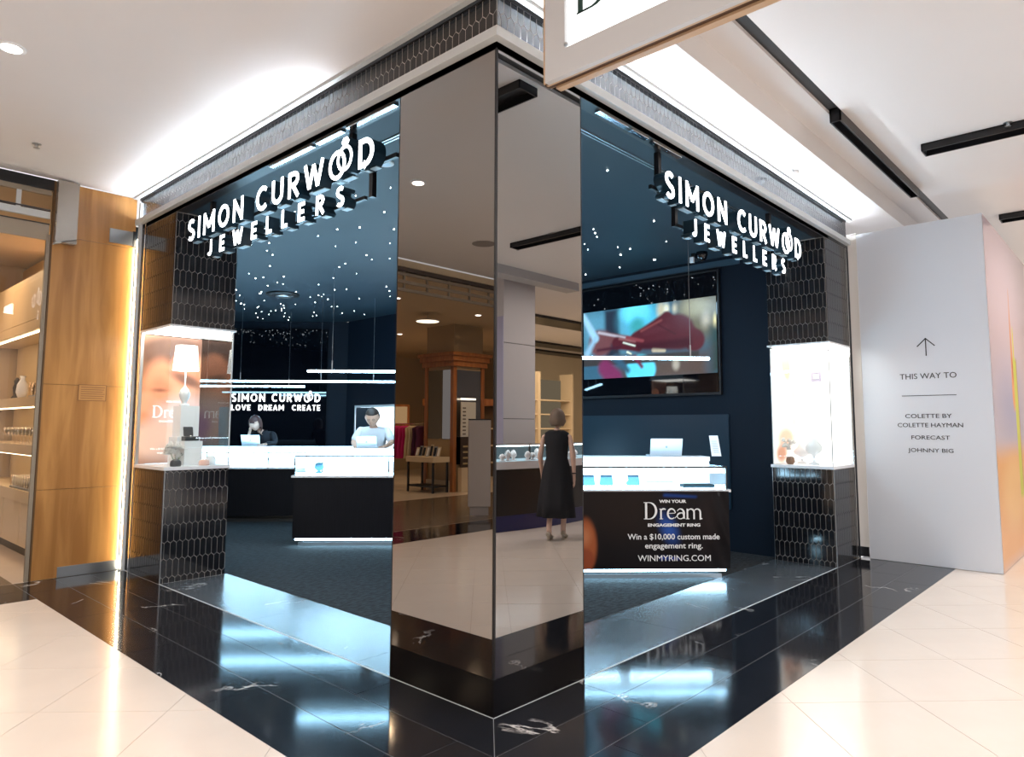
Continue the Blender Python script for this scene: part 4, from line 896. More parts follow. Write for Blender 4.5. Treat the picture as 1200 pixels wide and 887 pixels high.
def track(label, x0, x1, y0, y1, z=4.17, h=.07):
    t = thing('track_light', label, 'light track', ((x0+x1)/2, (y0+y1)/2, z)); o = ((x0+x1)/2, (y0+y1)/2, z)
    b = MB(o); th = .012
    if (y1-y0) > (x1-x0): b.box(x0, x0+th, y0, y1, z-h, z).box(x1-th, x1, y0, y1, z-h, z).box(x0, x1, y0, y0+th, z-h, z).box(x0, x1, y1-th, y1, z-h, z).box(x0, x1, y0, y1, z-.012, z)
    else: b.box(x0, x1, y0, y0+th, z-h, z).box(x0, x1, y1-th, y1, z-h, z).box(x0, x0+th, y0, y1, z-h, z).box(x1-th, x1, y0, y1, z-h, z).box(x0, x1, y0, y1, z-.012, z)
    b.build('channel', BLACK, t); return t
track('black recessed light track above the white hoarding at the upper right', 4.62, 4.80, -4.2, -1.12)
track('black light track just above the top corner of the hoarding', 7.75, 7.95, -4.4, -1.30)
track('black light track reflected at the top of the right mirror', 1.13, 1.34, -4.0, -.85)
track('deep black track box hung in the dark ceiling slot', 3.35, 6.0, -.80, -.71, 4.20, .12)

# hanging light box sign in the foreground
lb = thing('light_box_sign', 'hanging light box sign with tan frame above the mirrored column', 'sign', (-.09, -1.2, 3.2)); o = (-.09, -1.2, 3.2)
FW = mat('grey_white_frame', (.60, .61, .63), .5)
y1, y0 = -.468, -2.35
b = MB(o); b.box(-.135, -.105, y1-.125, y1, 3.20, 3.95).box(-.135, -.105, y0, y0+.125, 3.20, 3.95).box(-.135, -.105, y0+.125, y1-.125, 3.20, 3.335).box(-.135, -.105, y0+.125, y1-.125, 3.86, 3.95); b.build('front_frame', FW, lb)
MB(o).box(-.118, -.108, y0+.12, y1-.12, 3.33, 3.87).build('lit_panel', emit('lit_sign_panel', (1, .99, .97), 1.8), lb)
MB(o).box(-.105, -.045, y0, y1+.035, 3.215, 3.95).build('core', GOLD, lb); MB(o).box(-.06, -.02, y0, y1-.01, 3.195, 3.215).box(-.10, -.085, y0, y1+.02, 3.205, 3.216).build('lower_rail', GOLD, lb)
MB(o).box(-.100, -.062, y0, y1+.03, 3.206, 3.2145).build('groove', mat('dark_bronze_groove', (.10, .05, .025), .5), lb)
b = MB(o); b.lathe((-.136, y1-.135, 3.345), [(.012, 0), (.012, .01)], 10); b.build('fixing_screw', STEEL, lb)
gm = mat('dark_green_letters', (.01, .05, .04), .5); b = MB(o); O_ = Vector((-.137, 0, 0))-Vector(o)*0
U_ = Vector((0, -1, 0)); 
def gl(P, w): ribbon(b, P, w, Vector((-.124, 0, 0)), U_, NZ, -NX, .002)
gl([(.682, 3.483), (.682, 3.78)], .030); gl([(.66, 3.486), (.73, 3.486)], .008); gl([(.66, 3.776), (.73, 3.776)], .008); gl([(.70, 3.487)]+arc(.74, 3.632, .12, .145, -85, 85, 14)+[(.70, 3.777)], [.008]+[.010+.026*math.sin(math.pi*i/14) for i in range(15)]+[.008])
gl([(.80, 3.50), (.825, 3.53), (.84, 3.60)], [.004, .008, .004]); b.build('letter', gm, lb)
for hy in (-.7, -2.1): MB(o).tube([(-.07, hy, 3.94), (-.07, hy, 4.17)], .01, 8).build('hanger_rod', STEEL, lb)

# =================================================================== PLACES SEEN ONLY IN THE MIRRORS
# department store to the left
bh = thing('bulkhead', 'dark slatted bulkhead over the department store opening', 'bulkhead', (-6, 5.6, 3.5)); o = (-6, 5.6, 3.5)
MB(o).box(-13, -3.12, 5.50, 5.60, 3.80, 3.96).build('head_beam', mat('dark_bulkhead', (.09, .07, .06), .5), bh)
for k, z in enumerate((3.74, 3.62, 3.50)): MB(o).box(-13, -3.12, 5.52, 5.56, z, z+.045).build('slat', FR, bh)
for k in range(22): MB(o).box(-3.3-k*.45, -3.27-k*.45, 5.525, 5.555, 3.50, 3.80).build('hanger', FR, bh)
OR = wood('orange_wood', (.30, .10, .03), (.45, .18, .06), .35, 3, (1, 1, .1))
st = thing('store_pillar', 'wood trimmed mirrored pillar of the department store in the left mirror', 'pillar', (-8.6, 9.7, 0)); o = (-8.6, 9.7, 0)
x0, x1, y0, y1 = -9.1, -8.1, 9.2, 10.22
MB(o).box(x0+.03, x1-.03, y0+.03, y1-.03, 0, 3.86).build('core', mat('pillar_tan', (.42, .30, .17), .5), st)
for zz in ((2.88, 3.0, .05), (3.0, 3.12, .09), (3.12, 3.2, .13)): MB(o).box(x0-zz[2], x1+zz[2], y0-zz[2], y1+zz[2], zz[0], zz[1]).build('cornice', OR, st)
b = MB(o)
for (px, py) in ((x0, y0), (x1-.10, y0), (x1-.10, y1-.10), (x0, y1-.10)): b = MB(o); b.box(px, px+.10, py, py+.10, 0, 2.88); b.build('corner_post', OR, st)
MB(o).box(x1-.03, x1-.015, y0+.12, y1-.12, 1.2, 2.80).build('mirror_panel', MIRROR, st); MB(o).box(x0+.12, x1-.12, y0+.01, y0+.028, .62, 2.80).build('mirror_panel', MIRROR, st)
MB(o).box(x1-.03, x1+.01, y0+.1, y1-.1, 0, .25).build('base_panel', CRM, st)
mb_ = thing('menu_board', 'white menu board beside the wood trimmed pillar in the left mirror', 'sign', (-8.5, 9.1, .5)); o = (-8.5, 9.1, .5)
MB(o).box(-8.72, -8.26, 9.10, 9.13, 1.25, 2.05).build('upper_sheet', mat('menu_white', (.75, .75, .72), .5), mb_); MB(o).box(-8.72, -8.26, 9.10, 9.13, .55, 1.24).build('lower_sheet', mat('menu_dark', (.06, .04, .03), .5), mb_)
b = MB(o); [b.box(-8.40, -8.30, 9.094, 9.10, 1.30+k*.085, 1.33+k*.085) for k in range(8)]; b.build('menu_lines', mat('menu_ink', (.15, .12, .1), .6), mb_); b = MB(o); [b.box(-8.65, -8.32, 9.094, 9.10, .62+k*.13, .66+k*.13) for k in range(4)]; b.build('shelf_lines', mat('brass_lines', (.5, .38, .2), .4), mb_)
MB(o).box(-8.75, -8.23, 9.05, 9.17, 0, .55).build('stand_base', CRM, mb_); MB(o).box(-8.72, -8.26, 9.10, 9.13, 2.10, 2.14).build('sign_lamp', emit('menu_lamp', (1, .9, .7), 6), mb_)
tt = thing('totem', 'grey freestanding information totem reflected in the left mirror', 'totem', (-5.75, 5.95, 0)); o = (-5.75, 5.95, 0)
b = MB(o); b.prism([(-5.62, 6.10, .14), (-5.90, 5.84, .14), (-5.80, 5.73, .14), (-5.52, 5.99, .14)], (0, 0, 1.46)); b.build('body', mat('totem_grey', (.42, .36, .32), .5), tt, bevel=.01)
b = MB(o); b.prism([(-5.63, 6.06, 0), (-5.86, 5.85, 0), (-5.79, 5.77, 0), (-5.56, 5.98, 0)], (0, 0, .14)); b.build('foot', mat('totem_foot', (.30, .26, .24), .5), tt); b = MB(o); b.prism([(-5.62, 6.10, 1.60), (-5.90, 5.84, 1.60), (-5.80, 5.73, 1.60), (-5.52, 5.99, 1.60)], (0, 0, .02)); b.build('cap', BLACK, tt)
# display table with picture frames
dt = thing('display_table', 'cream display table before the wood trimmed pillar', 'table', (-7.75, 9.7, 0)); o = (-7.75, 9.7, 0)
MB(o).box(-8.05, -7.55, 9.25, 10.2, .68, .80).build('tabletop', CRM, dt); 
for (px, py) in ((-8.03, 9.27), (-7.61, 9.27), (-8.03, 10.14), (-7.61, 10.14)): MB(o).box(px, px+.04, py, py+.04, 0, .68).build('leg', BLACK, dt)
MB(o).box(-8.03, -7.6, 9.3, 10.15, .12, .16).build('lower_shelf', BLACK, dt)
random.seed(11)
for k in range(7):
    y = 9.32+k*.125; h = .18+.1*random.random(); f = thing('picture_frame', ['small', 'tall', 'silver', 'narrow', 'white', 'leaning', 'rearmost'][k]+' picture frame on the cream display table', 'picture frame', (-7.75, y, .80), group='picture frames on the display table')
    MB().prism([(.0, -.05, 0), (0, .05, 0), (-.06, .05, h), (-.06, -.05, h)], (-.012, 0, 0)).build('frame', STEEL if k % 2 else CRM, f); MB().prism([(.002, -.035, .02), (.002, .035, .02), (-.048, .035, h-.03), (-.048, -.035, h-.03)], (-.004, 0, 0)).build('picture', BLACK if k % 3 else WHITE, f)
# clothes rail and hanging garments
cr_ = thing('clothes_rail', 'chrome clothes rail with coloured garments in the department store', 'clothes rail', (-8.3, 11.0, 0)); o = (-8.3, 11.0, 0)
MB(o).tube([(-8.3, 10.45, 0), (-8.3, 10.45, 1.55), (-8.3, 11.9, 1.55), (-8.3, 11.9, 0)], .015, 8).build('rail', CHROME, cr_)
cols = [('dark plum', (.10, .02, .07)), ('dark plum', (.08, .02, .06)), ('cream', (.65, .55, .38)), ('cream', (.60, .50, .34)), ('magenta', (.55, .01, .16)), ('magenta', (.60, .02, .20)), ('magenta', (.50, .01, .15)), ('magenta', (.58, .02, .18)), ('magenta', (.52, .01, .17)), ('pink', (.65, .06, .24))]
for k, (nm, c) in enumerate(cols):
    y = 10.52+k*.14; g = thing('hanging_garment', f'{nm} garment hanging on the chrome rail, counted from the pillar end: '+['first', 'second', 'third', 'fourth', 'fifth', 'sixth', 'seventh', 'eighth', 'ninth', 'last'][k], 'garment', (-8.3, y, .7), group='garments on the clothes rail')
    rings = []
    for z, wx, wy in ((0, .24, .055), (.3, .22, .05), (.55, .19, .045), (.74, .20, .035), (.80, .06, .03)):
        rings.append([Vector((wx*math.cos(a)*(1+.06*math.sin(a*5+k)), wy*math.sin(a), z)) for a in [2*math.pi*i/16 for i in range(16)]])
    MB().loft(rings).build('fabric', mat('garment_%d' % k if False else 'garment_'+nm.replace(' ', '_')+str(k), c, .9), g, True)
    MB().tube([(0, 0, .80), (0, 0, .86)], .004, 5).build('hook', CHROME, g)
for k, (x, y, c) in enumerate(((-9.6, 13.2, (1, .62, .3)), (-8.9, 13.9, (1, .8, .5)))):
    f = thing('lit_picture', ['orange glowing lit picture at the back of the department store', 'small cream lit picture at the back of the department store'][k], 'picture', (x, y, 1.5)); MB().prism([(-.25, -.25, 0), (.25, .25, 0), (.25, .25, .6), (-.25, -.25, .6)], (-.02, .02, 0)).build('frame', OR, f)
    MB().prism([(-.20, -.205, .06), (.20, .195, .06), (.20, .195, .54), (-.20, -.205, .54)], (.01, -.01, 0)).build('picture', emit('lit_picture_%s' % 'ab'[k], c, .9), f)
pd = thing('pendant_disc', 'glowing disc pendant above the department store floor', 'light', (-6.79, 8.60, 3.70)); b = MB(); b.lathe((0, 0, 0), [(.26, 0), (.26, .015), (.05, .04)], 28); b.build('shade', WHITE, pd, True); b = MB(); b.lathe((0, 0, -.004), [(.24, 0), (.24, .003)], 24); b.build('diffuser', emit('disc_glow', (1, .86, .62), 6), pd); MB().tube([(0, 0, .04), (0, 0, .16)], .006, 6).build('rod', STEEL, pd)
random.seed(9)
for k, (x, y) in enumerate(STORE_SPOTS):
    d = downl(['nearest', 'second', 'third', 'fourth', 'fifth', 'sixth', 'seventh', 'eighth', 'farthest'][k]+' ceiling spot of the department store in the left mirror', x, y, 3.86, 14)
# second row of shelving deep in the store
for k, (x, y) in enumerate(((-11.5, 12.5), (-7.2, 14.5))):
    q = thing('store_shelving', ['dark wooden shelving at the left rear of the department store', 'dark wooden shelving at the right rear of the department store'][k], 'shelves', (x, y, 0), D2R(45)); MB().box(-1.2, 1.2, 0, .4, 2.1, 2.3).build('header', OR, q); MB().box(-1.2, 1.2, .35, .4, 0, 2.1).build('back_panel', mat('dark_shelf_back', (.12, .07, .03), .6), q)
    for z in (.4, .9, 1.4): MB().box(-1.2, 1.2, 0, .35, z, z+.04).build('shelf', CRM, q)

# jewellery kiosk, pillar and the cream shops behind, to the right
def arcpts(off, z, n=14):
    P = []
    for i in range(n+1):
        u = i/n; x = 4.0+3.4*u; y = -4.42+.22*math.sin(math.pi*min(1, max(0, (x-4.0)/3.4))); P.append(Vector((x, y+off, z)))
    return P
ks = thing('kiosk_counter', 'curved jewellery kiosk counter with dark base reflected in the right mirror', 'counter', (5.6, -4.6, 0)); o = Vector((5.6, -4.6, 0))
def band(nm, m, z0, z1, off0, off1):
    a0, a1 = arcpts(off0, z0), arcpts(off1, z0); b = MB(o); n = len(a0); vs = a0+a1+[p+NZ*(z1-z0) for p in a0]+[p+NZ*(z1-z0) for p in a1]; fs = []
    for i in range(n-1): fs += [(i, i+1, 2*n+i+1, 2*n+i), (n+i, 3*n+i, 3*n+i+1, n+i+1), (2*n+i, 2*n+i+1, 3*n+i+1, 3*n+i), (i, n+i, n+i+1, i+1)]
    fs += [(0, 2*n, 3*n, n), (n-1, 2*n-1, 4*n-1, 3*n-1)]; b.add(vs, fs); return b.build(nm, m, ks)
band('kick_band', mat('dark_blue_kick', (.012, .016, .10), .35), 0, .22, 0, -.6); band('base', BLACK, .22, .88, -.01, -.6); band('white_band', mat('kiosk_white', (.75, .74, .76), .4), .88, .99, .03, -.6); band('lit_deck', emit('kiosk_deck', (.55, .85, 1.0), 2.2), .99, 1.0, -.02, -.55)
band('kiosk_back', emit('kiosk_back_glow', (.45, .75, .9), .45), 1.0, 1.2, -.5, -.52); band('front_glass', GLASS, 1.0, 1.22, .02, .012); band('top_glass', GLASS, 1.22, 1.228, .02, -.5); band('top_rail', STEEL, 1.228, 1.245, .025, .0); band('kiosk_light', emit('kiosk_led', (.7, .92, 1), 30), 1.205, 1.219, .0, -.012)
MB(o).box(5.08, 5.10, -4.24, -4.22, 1.0, 1.22).box(5.9, 5.92, -4.24, -4.22, 1.0, 1.22).build('glass_mullion', BLACK, ks)
random.seed(21); names = ['first', 'second', 'third', 'fourth', 'fifth', 'sixth', 'seventh', 'eighth', 'ninth', 'tenth', 'eleventh', 'twelfth', 'thirteenth', 'fourteenth']
for k in range(14):
    x = 4.55+k*.16; y = -4.36+.18*math.sin(math.pi*(x-4)/3.4)-.06*(k % 3); h = .07+.08*random.random()
    q = thing('necklace_bust', names[k]+' white bust from the left end inside the kiosk glass', 'jewellery display', (x, y, 1.0), group='white busts in the kiosk'); b = MB(); b.lathe((0, 0, 0), [(.055, 0), (.055, .01), (.02, .02), (.06, h*.65), (.045, h), (.015, h*1.25)], 10, 1, .7); b.build('bust', WHITE, q, True)
pg = thing('pillar', 'large pale grey clad pillar behind the kiosk in the right mirror', 'pillar', (6.4, -6, 0)); o = (6.4, -6, 0); PGM = mat('pale_pillar_cladding', (.50, .46, .45), .5)
for z0, z1 in ((0, 1.62), (1.63, 2.94), (2.95, 4.17)): MB(o).box(5.97, 6.80, -6.4, -5.6, z0, z1).build('cladding_panel', PGM, pg)
MB(o).box(5.955, 5.97, -6.4, -5.6, 0, 3.4).build('side_panel', mat('lavender_panel', (.40, .38, .50), .25), pg); MB(o).box(5.98, 6.79, -6.39, -5.61, 0, 4.1).build('core', BLACK, pg)
ds = thing('downstand', 'pale ceiling downstand above the grey pillar in the right mirror', 'bulkhead', (6.2, -5.2, 4.17)); MB((6.2, -5.2, 4.17)).box(3.5, 7.6, -5.5, -5.2, 4.02, 4.17).build('panel', mat('downstand_grey', (.45, .44, .44), .6), ds)
bf = thing('black_door_frame', 'black post with small teal notice reflected in the right mirror', 'post', (7.55, -6.5, 0)); MB((7.55, -6.5, 0)).box(7.42, 7.66, -6.6, -6.4, 0, 2.9).build('post', BLACK, bf); MB((7.55, -6.5, 0)).box(7.44, 7.54, -6.395, -6.38, 2.15, 2.30).build('notice', emit('teal_notice', (.15, .7, .6), .8), bf)
for k, (x0, y0, wd) in enumerate(((8.6, -8.9, .8), (12.0, -12.2, .7), (15.4, -13.6, .6))):
    q = thing('ceiling_void', ['nearest', 'middle', 'farthest'][k]+' dark ceiling slot over the cream shops in the right mirror', 'ceiling slot', (x0+2, y0, 4.15)); MB((x0+2, y0, 4.15)).box(x0, x0+7, y0, y0+wd, 4.10, 4.165).build('slot', BLACK, q)
cs = thing('shop_shelving', 'cream lit shelving in the far shop of the right mirror', 'shelves', (12.5, -11.5, 0)); o = (12.5, -11.5, 0)
for k in range(5): MB(o).box(10.4, 15.5, -11.9, -11.5, .5+k*.45, .54+k*.45).build('shelf', CRM, cs)
MB(o).box(10.4, 15.5, -12, -11.9, 0, 3.0).build('back_panel', emit('cream_glow_panel', (1, .82, .55), .35), cs)
for k in range(4): MB(o).box(10.4+k*1.66, 10.5+k*1.66, -11.95, -11.45, 0, 3.2).build('upright', CRM, cs)

# =================================================================== PEOPLE
def skin_mesh(J, E_, root, sub=2):
    """J: name -> ((x,y,z), rx, ry); E_: edges by name. Returns a bmesh-ready mesh of one continuous body."""
    names = list(J); me = bpy.data.meshes.new('skel'); me.from_pydata([J[n][0] for n in names], [(names.index(a), names.index(b)) for a, b in E_], [])
    o = bpy.data.objects.new('skel', me); COL.objects.link(o)
    m = o.modifiers.new('skin', 'SKIN'); m.use_smooth_shade = True; m.branch_smoothing = .4
    lay = me.skin_vertices[0].data
    for i, n in enumerate(names): lay[i].radius = (J[n][1], J[n][2]); lay[i].use_root = (n == root)
    sb = o.modifiers.new('sub', 'SUBSURF'); sb.levels = sub; sb.render_levels = sub
    bpy.context.view_layer.update()
    out = bpy.data.meshes.new_from_object(o.evaluated_get(bpy.context.evaluated_depsgraph_get())); bpy.data.objects.remove(o); return out
def head_bm(bm, c, h, yaw, pitch, mats_idx):
    """head of height h centred at c; face looks to local -y before yaw/pitch."""
    M = Matrix.Translation(Vector(c)) @ Matrix.Rotation(yaw, 4, 'Z') @ Matrix.Rotation(pitch, 4, 'X')
    r = bmesh.ops.create_uvsphere(bm, u_segments=28, v_segments=20, radius=1); fs = set()
    for v in r['verts']:
        x, y, z = v.co; w = 1.0
        if z < 0: w = 1-.32*(-z)**1.4
        k = .36*w; X, Y, Z = x*k*h, y*.44*h*(1-.10*max(0, -z)), z*.5*h
        if y < 0:
            Y -= .075*h*math.exp(-((x/.16)**2+((z+.06)/.17)**2))            # nose
            Y += .030*h*(math.exp(-(((abs(x)-.36)/.16)**2+((z-.08)/.12)**2)))  # eye sockets
            Y -= .018*h*math.exp(-((x/.3)**2+((z+.46)/.07)**2)); Y += .012*h*math.exp(-((x/.34)**2+((z+.40)/.035)**2)); Y -= .02*h*math.exp(-((x/.3)**2+((z+.82)/.14)**2))
        if abs(x) > .85 and abs(z) < .22 and -.2 < y < .35: X *= 1.13
        v.co = M @ Vector((X, Y, Z)); fs.update(v.link_faces)
    for f in fs: f.material_index = mats_idx['skin']; f.smooth = True
    def blob(p, s, mi):
        q = bmesh.ops.create_uvsphere(bm, u_segments=8, v_segments=6, radius=1); g = set()
        for v in q['verts']: v.co = M @ Vector((p[0]*h+v.co.x*s[0]*h, p[1]*h+v.co.y*s[1]*h, p[2]*h+v.co.z*s[2]*h)); g.update(v.link_faces)
        for f in g: f.material_index = mi; f.smooth = True
    for sx in (-1, 1):
        blob((sx*.125, -.378, .045), (.042, .022, .020), mats_idx['dark']); blob((sx*.13, -.398, .12), (.068, .024, .016), mats_idx['hair'])
        blob((sx*.365, .02, .0), (.03, .07, .10), mats_idx['skin'])
    blob((0, -.415, -.215), (.085, .018, .018), mats_idx['lip'])
    return M
def hair_mesh(M, h, m, parent, kind='short'):
    bm = bmesh.new(); r = bmesh.ops.create_uvsphere(bm, u_segments=28, v_segments=18, radius=1); kill = []
    for v in r['verts']:
        x, y, z = v.co; line = {'short': .30, 'long': .22, 'bob': .20}[kind]
        face = y < -.25 and z < line+.25*abs(x)
        low = {'short': z < -.18+(.25 if y < .1 else 0), 'long': z < -.98, 'bob': z < -.80}[kind]
        if (face and abs(x) < (.80 if kind != 'short' else 1.1)) or low: kill.append(v); continue
        k = 1.10+.018*math.sin(11*x+5*y)*(1-z*z)+(.04 if kind != 'short' else 0)
        X, Y, Z = x*.37*h*k, y*.45*h*k+.01*h, z*.5*h*k
        if kind == 'long' and z < 0: X *= 1.0+.12*(-z); Z *= 1.45; Y += .05*h*(-z)
        if kind == 'bob' and z < 0: X *= 1.12; Y *= 1.05
        v.co = M @ Vector((X, Y, Z))
    bmesh.ops.delete(bm, geom=kill, context='VERTS')
    r2 = bmesh.ops.solidify(bm, geom=bm.faces[:], thickness=.02*h)
    for f in bm.faces: f.smooth = True
    me = bpy.data.meshes.new('hair'); bm.to_mesh(me); bm.free(); me.materials.append(m); o = bpy.data.objects.new('hair', me); COL.objects.link(o); o.parent = parent; return o
def add_hand(J, E_, side, wrist, palm, dirn, across, curl, s=1.0):
    """palm then five separate short finger chains; dirn = finger direction, across = towards the thumb, curl = bending direction"""
    wrist, palm, d, a, c = Vector(wrist), Vector(palm), Vector(dirn).normalized(), Vector(across).normalized(), Vector(curl).normalized()
    J[side+'palm'] = (palm, .030*s, .017*s); E_.append((side+'wrist', side+'palm'))
    for i, (off, ln) in enumerate(((.030, .072), (.010, .082), (-.010, .076), (-.030, .060))):
        b = palm+d*.035+a*off; k = palm+d*.055+a*off*1.15; m = k+d*ln*.5*s+c*.010; e = m+d*ln*.38*s+c*.024
        n0, n1, n2, n3 = [f'{side}f{i}{q}' for q in 'abcd']
        J[n0] = (b, .010, .010); J[n1] = (k, .009, .009); J[n2] = (m, .0085, .0085); J[n3] = (e, .007, .007)
        E_ += [(side+'palm', n0), (n0, n1), (n1, n2), (n2, n3)]
    b = palm-d*.01+a*.030; m = b+a*.028+d*.022; e = m+d*.030+c*.012+a*.006
    J[side+'t0'] = (b, .012, .012); J[side+'t1'] = (m, .010, .010); J[side+'t2'] = (e, .008, .008); E_ += [(side+'palm', side+'t0'), (side+'t0', side+'t1'), (side+'t1', side+'t2')]
COVER = {'pelvis', 'waist', 'chest', 'neckbase', 'lsho', 'rsho', 'lhip', 'rhip', 'lknee', 'rknee'}
def body(root, J, E_, head_c, head_h, yaw, pitch, skin, hairm, rootj='pelvis'):
    J = {k: ((v[0], v[1]*.70, v[2]*.70) if k in COVER else v) for k, v in J.items()}
    me = skin_mesh(J, E_, rootj); bm = bmesh.new(); bm.from_mesh(me)
    for f in bm.faces: f.smooth = True; f.material_index = 0
    M = head_bm(bm, head_c, head_h, yaw, pitch, {'skin': 0, 'dark': 1, 'hair': 2, 'lip': 3})
    out = bpy.data.meshes.new('body'); bm.to_mesh(out); bm.free()
    out.materials.clear()
    for q in (skin, mat('eye_dark', (.02, .015, .01), .3), hairm, mat('lip_tone', (.40, .12, .10), .5)): out.materials.append(q)
    o = bpy.data.objects.new('body', out); COL.objects.link(o); o.parent = root; return M
def garment(name, root, J, E_, grow, m, rootj, sub=2, shift=None):
    names = {q for e in E_ for q in e}; J2 = {n: (J[n][0], J[n][1]*grow[0]+grow[1], J[n][2]*grow[0]+grow[1]) for n in J if n in names}
    me = skin_mesh(J2, E_, rootj, sub); me.materials.clear(); me.materials.append(m)
    for p in me.polygons: p.use_smooth = True
    o = bpy.data.objects.new(name, me); COL.objects.link(o); o.parent = root; return o
SKIN = mat('skin_tone', (.62, .36, .25), .5); SKIN2 = mat('pale_skin_tone', (.70, .46, .36), .5)
def legs(J, E_, hipz=.93, y=0, s=1, foot=-1):
    for n, sx in (('l', 1), ('r', -1)):
        J[n+'hip'] = ((sx*.09, y, hipz-.06), .085, .09); J[n+'knee'] = ((sx*.10, y-.02, .50), .058, .06); J[n+'ankle'] = ((sx*.10, y+.02, .09), .036, .04); J[n+'toe'] = ((sx*.11, y-.14, .035), .038, .025)
        E_ += [('pelvis', n+'hip'), (n+'hip', n+'knee'), (n+'knee', n+'ankle'), (n+'ankle', n+'toe')]
# --- man in a white shirt behind the counter, leaning on it and reading his laptop
p1 = dthing('person', 'man in a white shirt with glasses bent over a laptop behind the counter', 'person', -1.64, 6.36)
J = {'pelvis': ((0, .10, .98), .14, .11), 'waist': ((0, .06, 1.12), .135, .10), 'chest': ((0, -.02, 1.34), .165, .115), 'neckbase': ((0, -.07, 1.475), .085, .075), 'neck': ((0, -.12, 1.53), .055, .055)}
E1 = [('pelvis', 'waist'), ('waist', 'chest'), ('chest', 'neckbase'), ('neckbase', 'neck')]
legs(J, E1, .98, .10)
for n, sx in (('l', 1), ('r', -1)):
    J[n+'sho'] = ((sx*.19, -.05, 1.44), .062, .062); J[n+'elb'] = ((sx*.27, -.12, 1.26), .046, .046); J[n+'wrist'] = ((sx*.21, -.30, 1.215), .028, .026)
    E1 += [('chest', n+'sho'), (n+'sho', n+'elb'), (n+'elb', n+'wrist')]
    add_hand(J, E1, n, J[n+'wrist'][0], (sx*.195, -.37, 1.208), (-sx*.3, -1, 0), (-sx, -.2, 0), (0, 0, -1), .95)
HAIR1 = mat('dark_brown_hair', (.035, .02, .014), .6)
M1 = body(p1, J, E1, (0, -.20, 1.615), .262, 0, D2R(24), SKIN, HAIR1); hair_mesh(M1, .262, HAIR1, p1, 'short')
SH = mat('white_shirt', (.80, .84, .88), .7)
garment('shirt', p1, J, [e for e in E1[:3]]+[('chest', 'lsho'), ('lsho', 'lelb'), ('chest', 'rsho'), ('rsho', 'relb')], (1.08, .010), SH, 'pelvis')
garment('trousers', p1, J, [('pelvis', 'lhip'), ('lhip', 'lknee'), ('lknee', 'lankle'), ('pelvis', 'rhip'), ('rhip', 'rknee'), ('rknee', 'rankle')], (1.08, .012), mat('black_trousers', (.015, .015, .02), .8), 'pelvis')
gb = MB()
for sx in (-1, 1):
    ring = [M1 @ Vector(((sx*.125+.062*math.cos(a))*.262, -.44*.262, (.045+.048*math.sin(a))*.262)) for a in [2*math.pi*i/12 for i in range(13)]]; gb.tube(ring, .0022, 5)
gb.tube([M1 @ Vector((-.062*.262, -.445*.262, .05*.262)), M1 @ Vector((.062*.262, -.445*.262, .05*.262))], .002, 5); gb.build('glasses', BLACK, p1)
# --- dark haired woman behind the back counter, head on her hand
p2 = dthing('person', 'dark haired woman in a black top leaning her head on one hand behind a laptop', 'person', -3.86, 8.42)
J = {'pelvis': ((.10, .16, .95), .13, .11), 'waist': ((.07, .12, 1.08), .11, .09), 'chest': ((.02, .02, 1.28), .135, .10), 'neckbase': ((-.03, -.05, 1.395), .07, .06), 'neck': ((-.06, -.09, 1.44), .045, .045)}
E2 = [('pelvis', 'waist'), ('waist', 'chest'), ('chest', 'neckbase'), ('neckbase', 'neck')]
for n, sx in (('l', 1), ('r', -1)):
    J[n+'hip'] = ((.10+sx*.09, .16, .88), .085, .09); J[n+'knee'] = ((.10+sx*.10, .14, .48), .058, .06); J[n+'ankle'] = ((.10+sx*.10, .18, .09), .036, .04); J[n+'toe'] = ((.10+sx*.11, .02, .035), .038, .025)
    E2 += [('pelvis', n+'hip'), (n+'hip', n+'knee'), (n+'knee', n+'ankle'), (n+'ankle', n+'toe')]
J['lsho'] = ((.17, .02, 1.35), .05, .05); J['lelb'] = ((.24, -.12, 1.20), .038, .038); J['lwrist'] = ((.14, -.30, 1.185), .024, .022)
J['rsho'] = ((-.14, -.02, 1.36), .05, .05); J['relb'] = ((-.22, -.20, 1.20), .038, .038); J['rwrist'] = ((-.17, -.20, 1.36), .024, .022)
for n in 'lr': E2 += [('chest', n+'sho'), (n+'sho', n+'elb'), (n+'elb', n+'wrist')]
add_hand(J, E2, 'l', J['lwrist'][0], (.12, -.37, 1.183), (-.3, -1, 0), (-1, -.2, 0), (0, 0, -1), .9)
add_hand(J, E2, 'r', J['rwrist'][0], (-.155, -.20, 1.42), (.15, 0, 1), (0, -1, .2), (1, 0, 0), .9)
HAIR2 = mat('auburn_hair', (.055, .018, .015), .55)
M2 = body(p2, J, E2, (-.09, -.16, 1.535), .250, D2R(-8), D2R(26), SKIN2, HAIR2); hair_mesh(M2, .25, HAIR2, p2, 'long')
garment('top', p2, J, E2[:3]+[('chest', 'lsho'), ('lsho', 'lelb'), ('lelb', 'lwrist'), ('chest', 'rsho'), ('rsho', 'relb')], (1.12, .014), mat('black_top', (.012, .014, .022), .8), 'pelvis')
garment('trousers', p2, J, [('pelvis', 'lhip'), ('lhip', 'lknee'), ('lknee', 'lankle'), ('pelvis', 'rhip'), ('rhip', 'rknee'), ('rknee', 'rankle')], (1.08, .012), MATS['black_trousers'], 'pelvis')
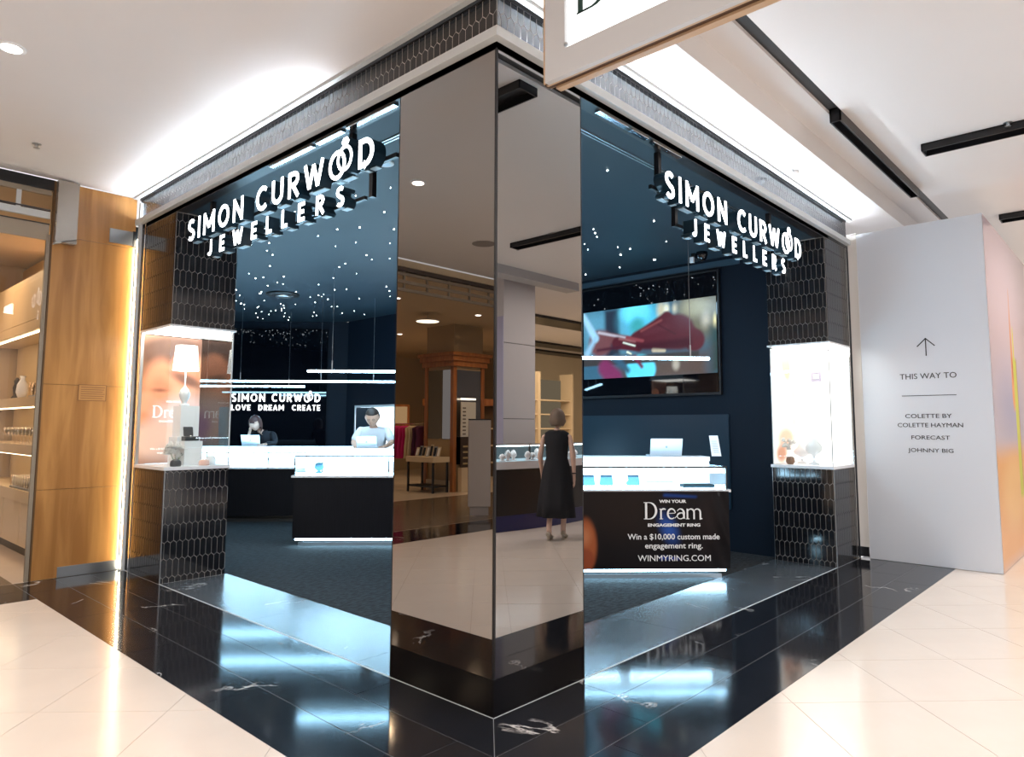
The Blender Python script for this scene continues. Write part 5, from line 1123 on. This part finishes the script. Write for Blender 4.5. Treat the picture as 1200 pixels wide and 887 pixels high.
# --- woman in a long black dress walking past the kiosk (seen in the right mirror, from behind)
p3 = thing('person', 'woman in a long sleeveless black dress walking past, reflected in the right mirror', 'person', (4.66, -3.36, 0), D2R(62))
J = {'pelvis': ((0, 0, .92), .15, .12), 'waist': ((0, .01, 1.10), .115, .09), 'chest': ((0, .0, 1.30), .14, .10), 'neckbase': ((0, .0, 1.42), .07, .055), 'neck': ((0, -.015, 1.49), .045, .045),
     'lhip': ((.09, 0, .86), .09, .09), 'lknee': ((.09, -.06, .48), .056, .058), 'lankle': ((.08, .00, .10), .034, .038), 'ltoe': ((.085, -.16, .035), .034, .022),
     'rhip': ((-.09, 0, .86), .09, .09), 'rknee': ((-.09, -.02, .48), .056, .058), 'rankle': ((-.08, .16, .13), .034, .038), 'rtoe': ((-.085, .04, .035), .034, .022)}
E3 = [('pelvis', 'waist'), ('waist', 'chest'), ('chest', 'neckbase'), ('neckbase', 'neck'), ('pelvis', 'lhip'), ('lhip', 'lknee'), ('lknee', 'lankle'), ('lankle', 'ltoe'), ('pelvis', 'rhip'), ('rhip', 'rknee'), ('rknee', 'rankle'), ('rankle', 'rtoe')]
for n, sx, sw in (('l', 1, .06), ('r', -1, -.10)):
    J[n+'sho'] = ((sx*.175, 0, 1.38), .05, .05); J[n+'elb'] = ((sx*.23, .04+sw*.3, 1.10), .040, .040); J[n+'wrist'] = ((sx*.235, -.04+sw, .86), .025, .023)
    E3 += [('chest', n+'sho'), (n+'sho', n+'elb'), (n+'elb', n+'wrist')]
    add_hand(J, E3, n, J[n+'wrist'][0], (sx*.235, -.055+sw, .79), (0, -.15, -1), (0, -1, -.1), (-sx, 0, 0), .95)
HAIR3 = mat('ash_blonde_hair', (.20, .14, .10), .6)
M3 = body(p3, J, E3, (0, -.045, 1.605), .25, D2R(5), D2R(6), SKIN2, HAIR3); hair_mesh(M3, .25, HAIR3, p3, 'bob')
rings = []
for z, rx, ry, fold in ((.30, .25, .20, .10), (.50, .235, .19, .08), (.72, .215, .17, .05), (.92, .19, .155, .02), (1.08, .145, .115, 0), (1.22, .155, .12, 0), (1.34, .175, .115, 0), (1.41, .165, .08, 0), (1.445, .10, .06, 0)):
    rings.append([Vector((rx*math.cos(a)*(1+fold*math.sin(7*a)), ry*math.sin(a)*(1+fold*math.sin(7*a))+(.04 if z < .6 else 0), z)) for a in [2*math.pi*i/36 for i in range(36)]])
MB().loft(rings).build('dress', mat('black_dress', (.010, .010, .014), .85), p3, True)
b = MB(); b.lathe((.234, -.035+.06, .875), [(.030, -.008), (.031, .008)], 14); b.build('wrist_watch', BLACK, p3)
SHOE = mat('beige_shoe', (.45, .38, .30), .5)
for n, x, y, z in (('l', .085, -.06, 0), ('r', -.085, .10, 0)):
    b = MB(); b.loft([[Vector((x+w_*math.cos(a), y+yy+.0, zz+hh*math.sin(a))) for a in [2*math.pi*i/12 for i in range(12)]] for yy, w_, zz, hh in ((-.14, .012, .02, .012), (-.11, .038, .028, .022), (-.04, .042, .035, .03), (.04, .034, .065, .035), (.09, .032, .085, .035), (.11, .015, .085, .02))])
    b.box(x-.014, x+.014, y+.07, y+.10, 0, .07); b.build('shoe', SHOE, p3)
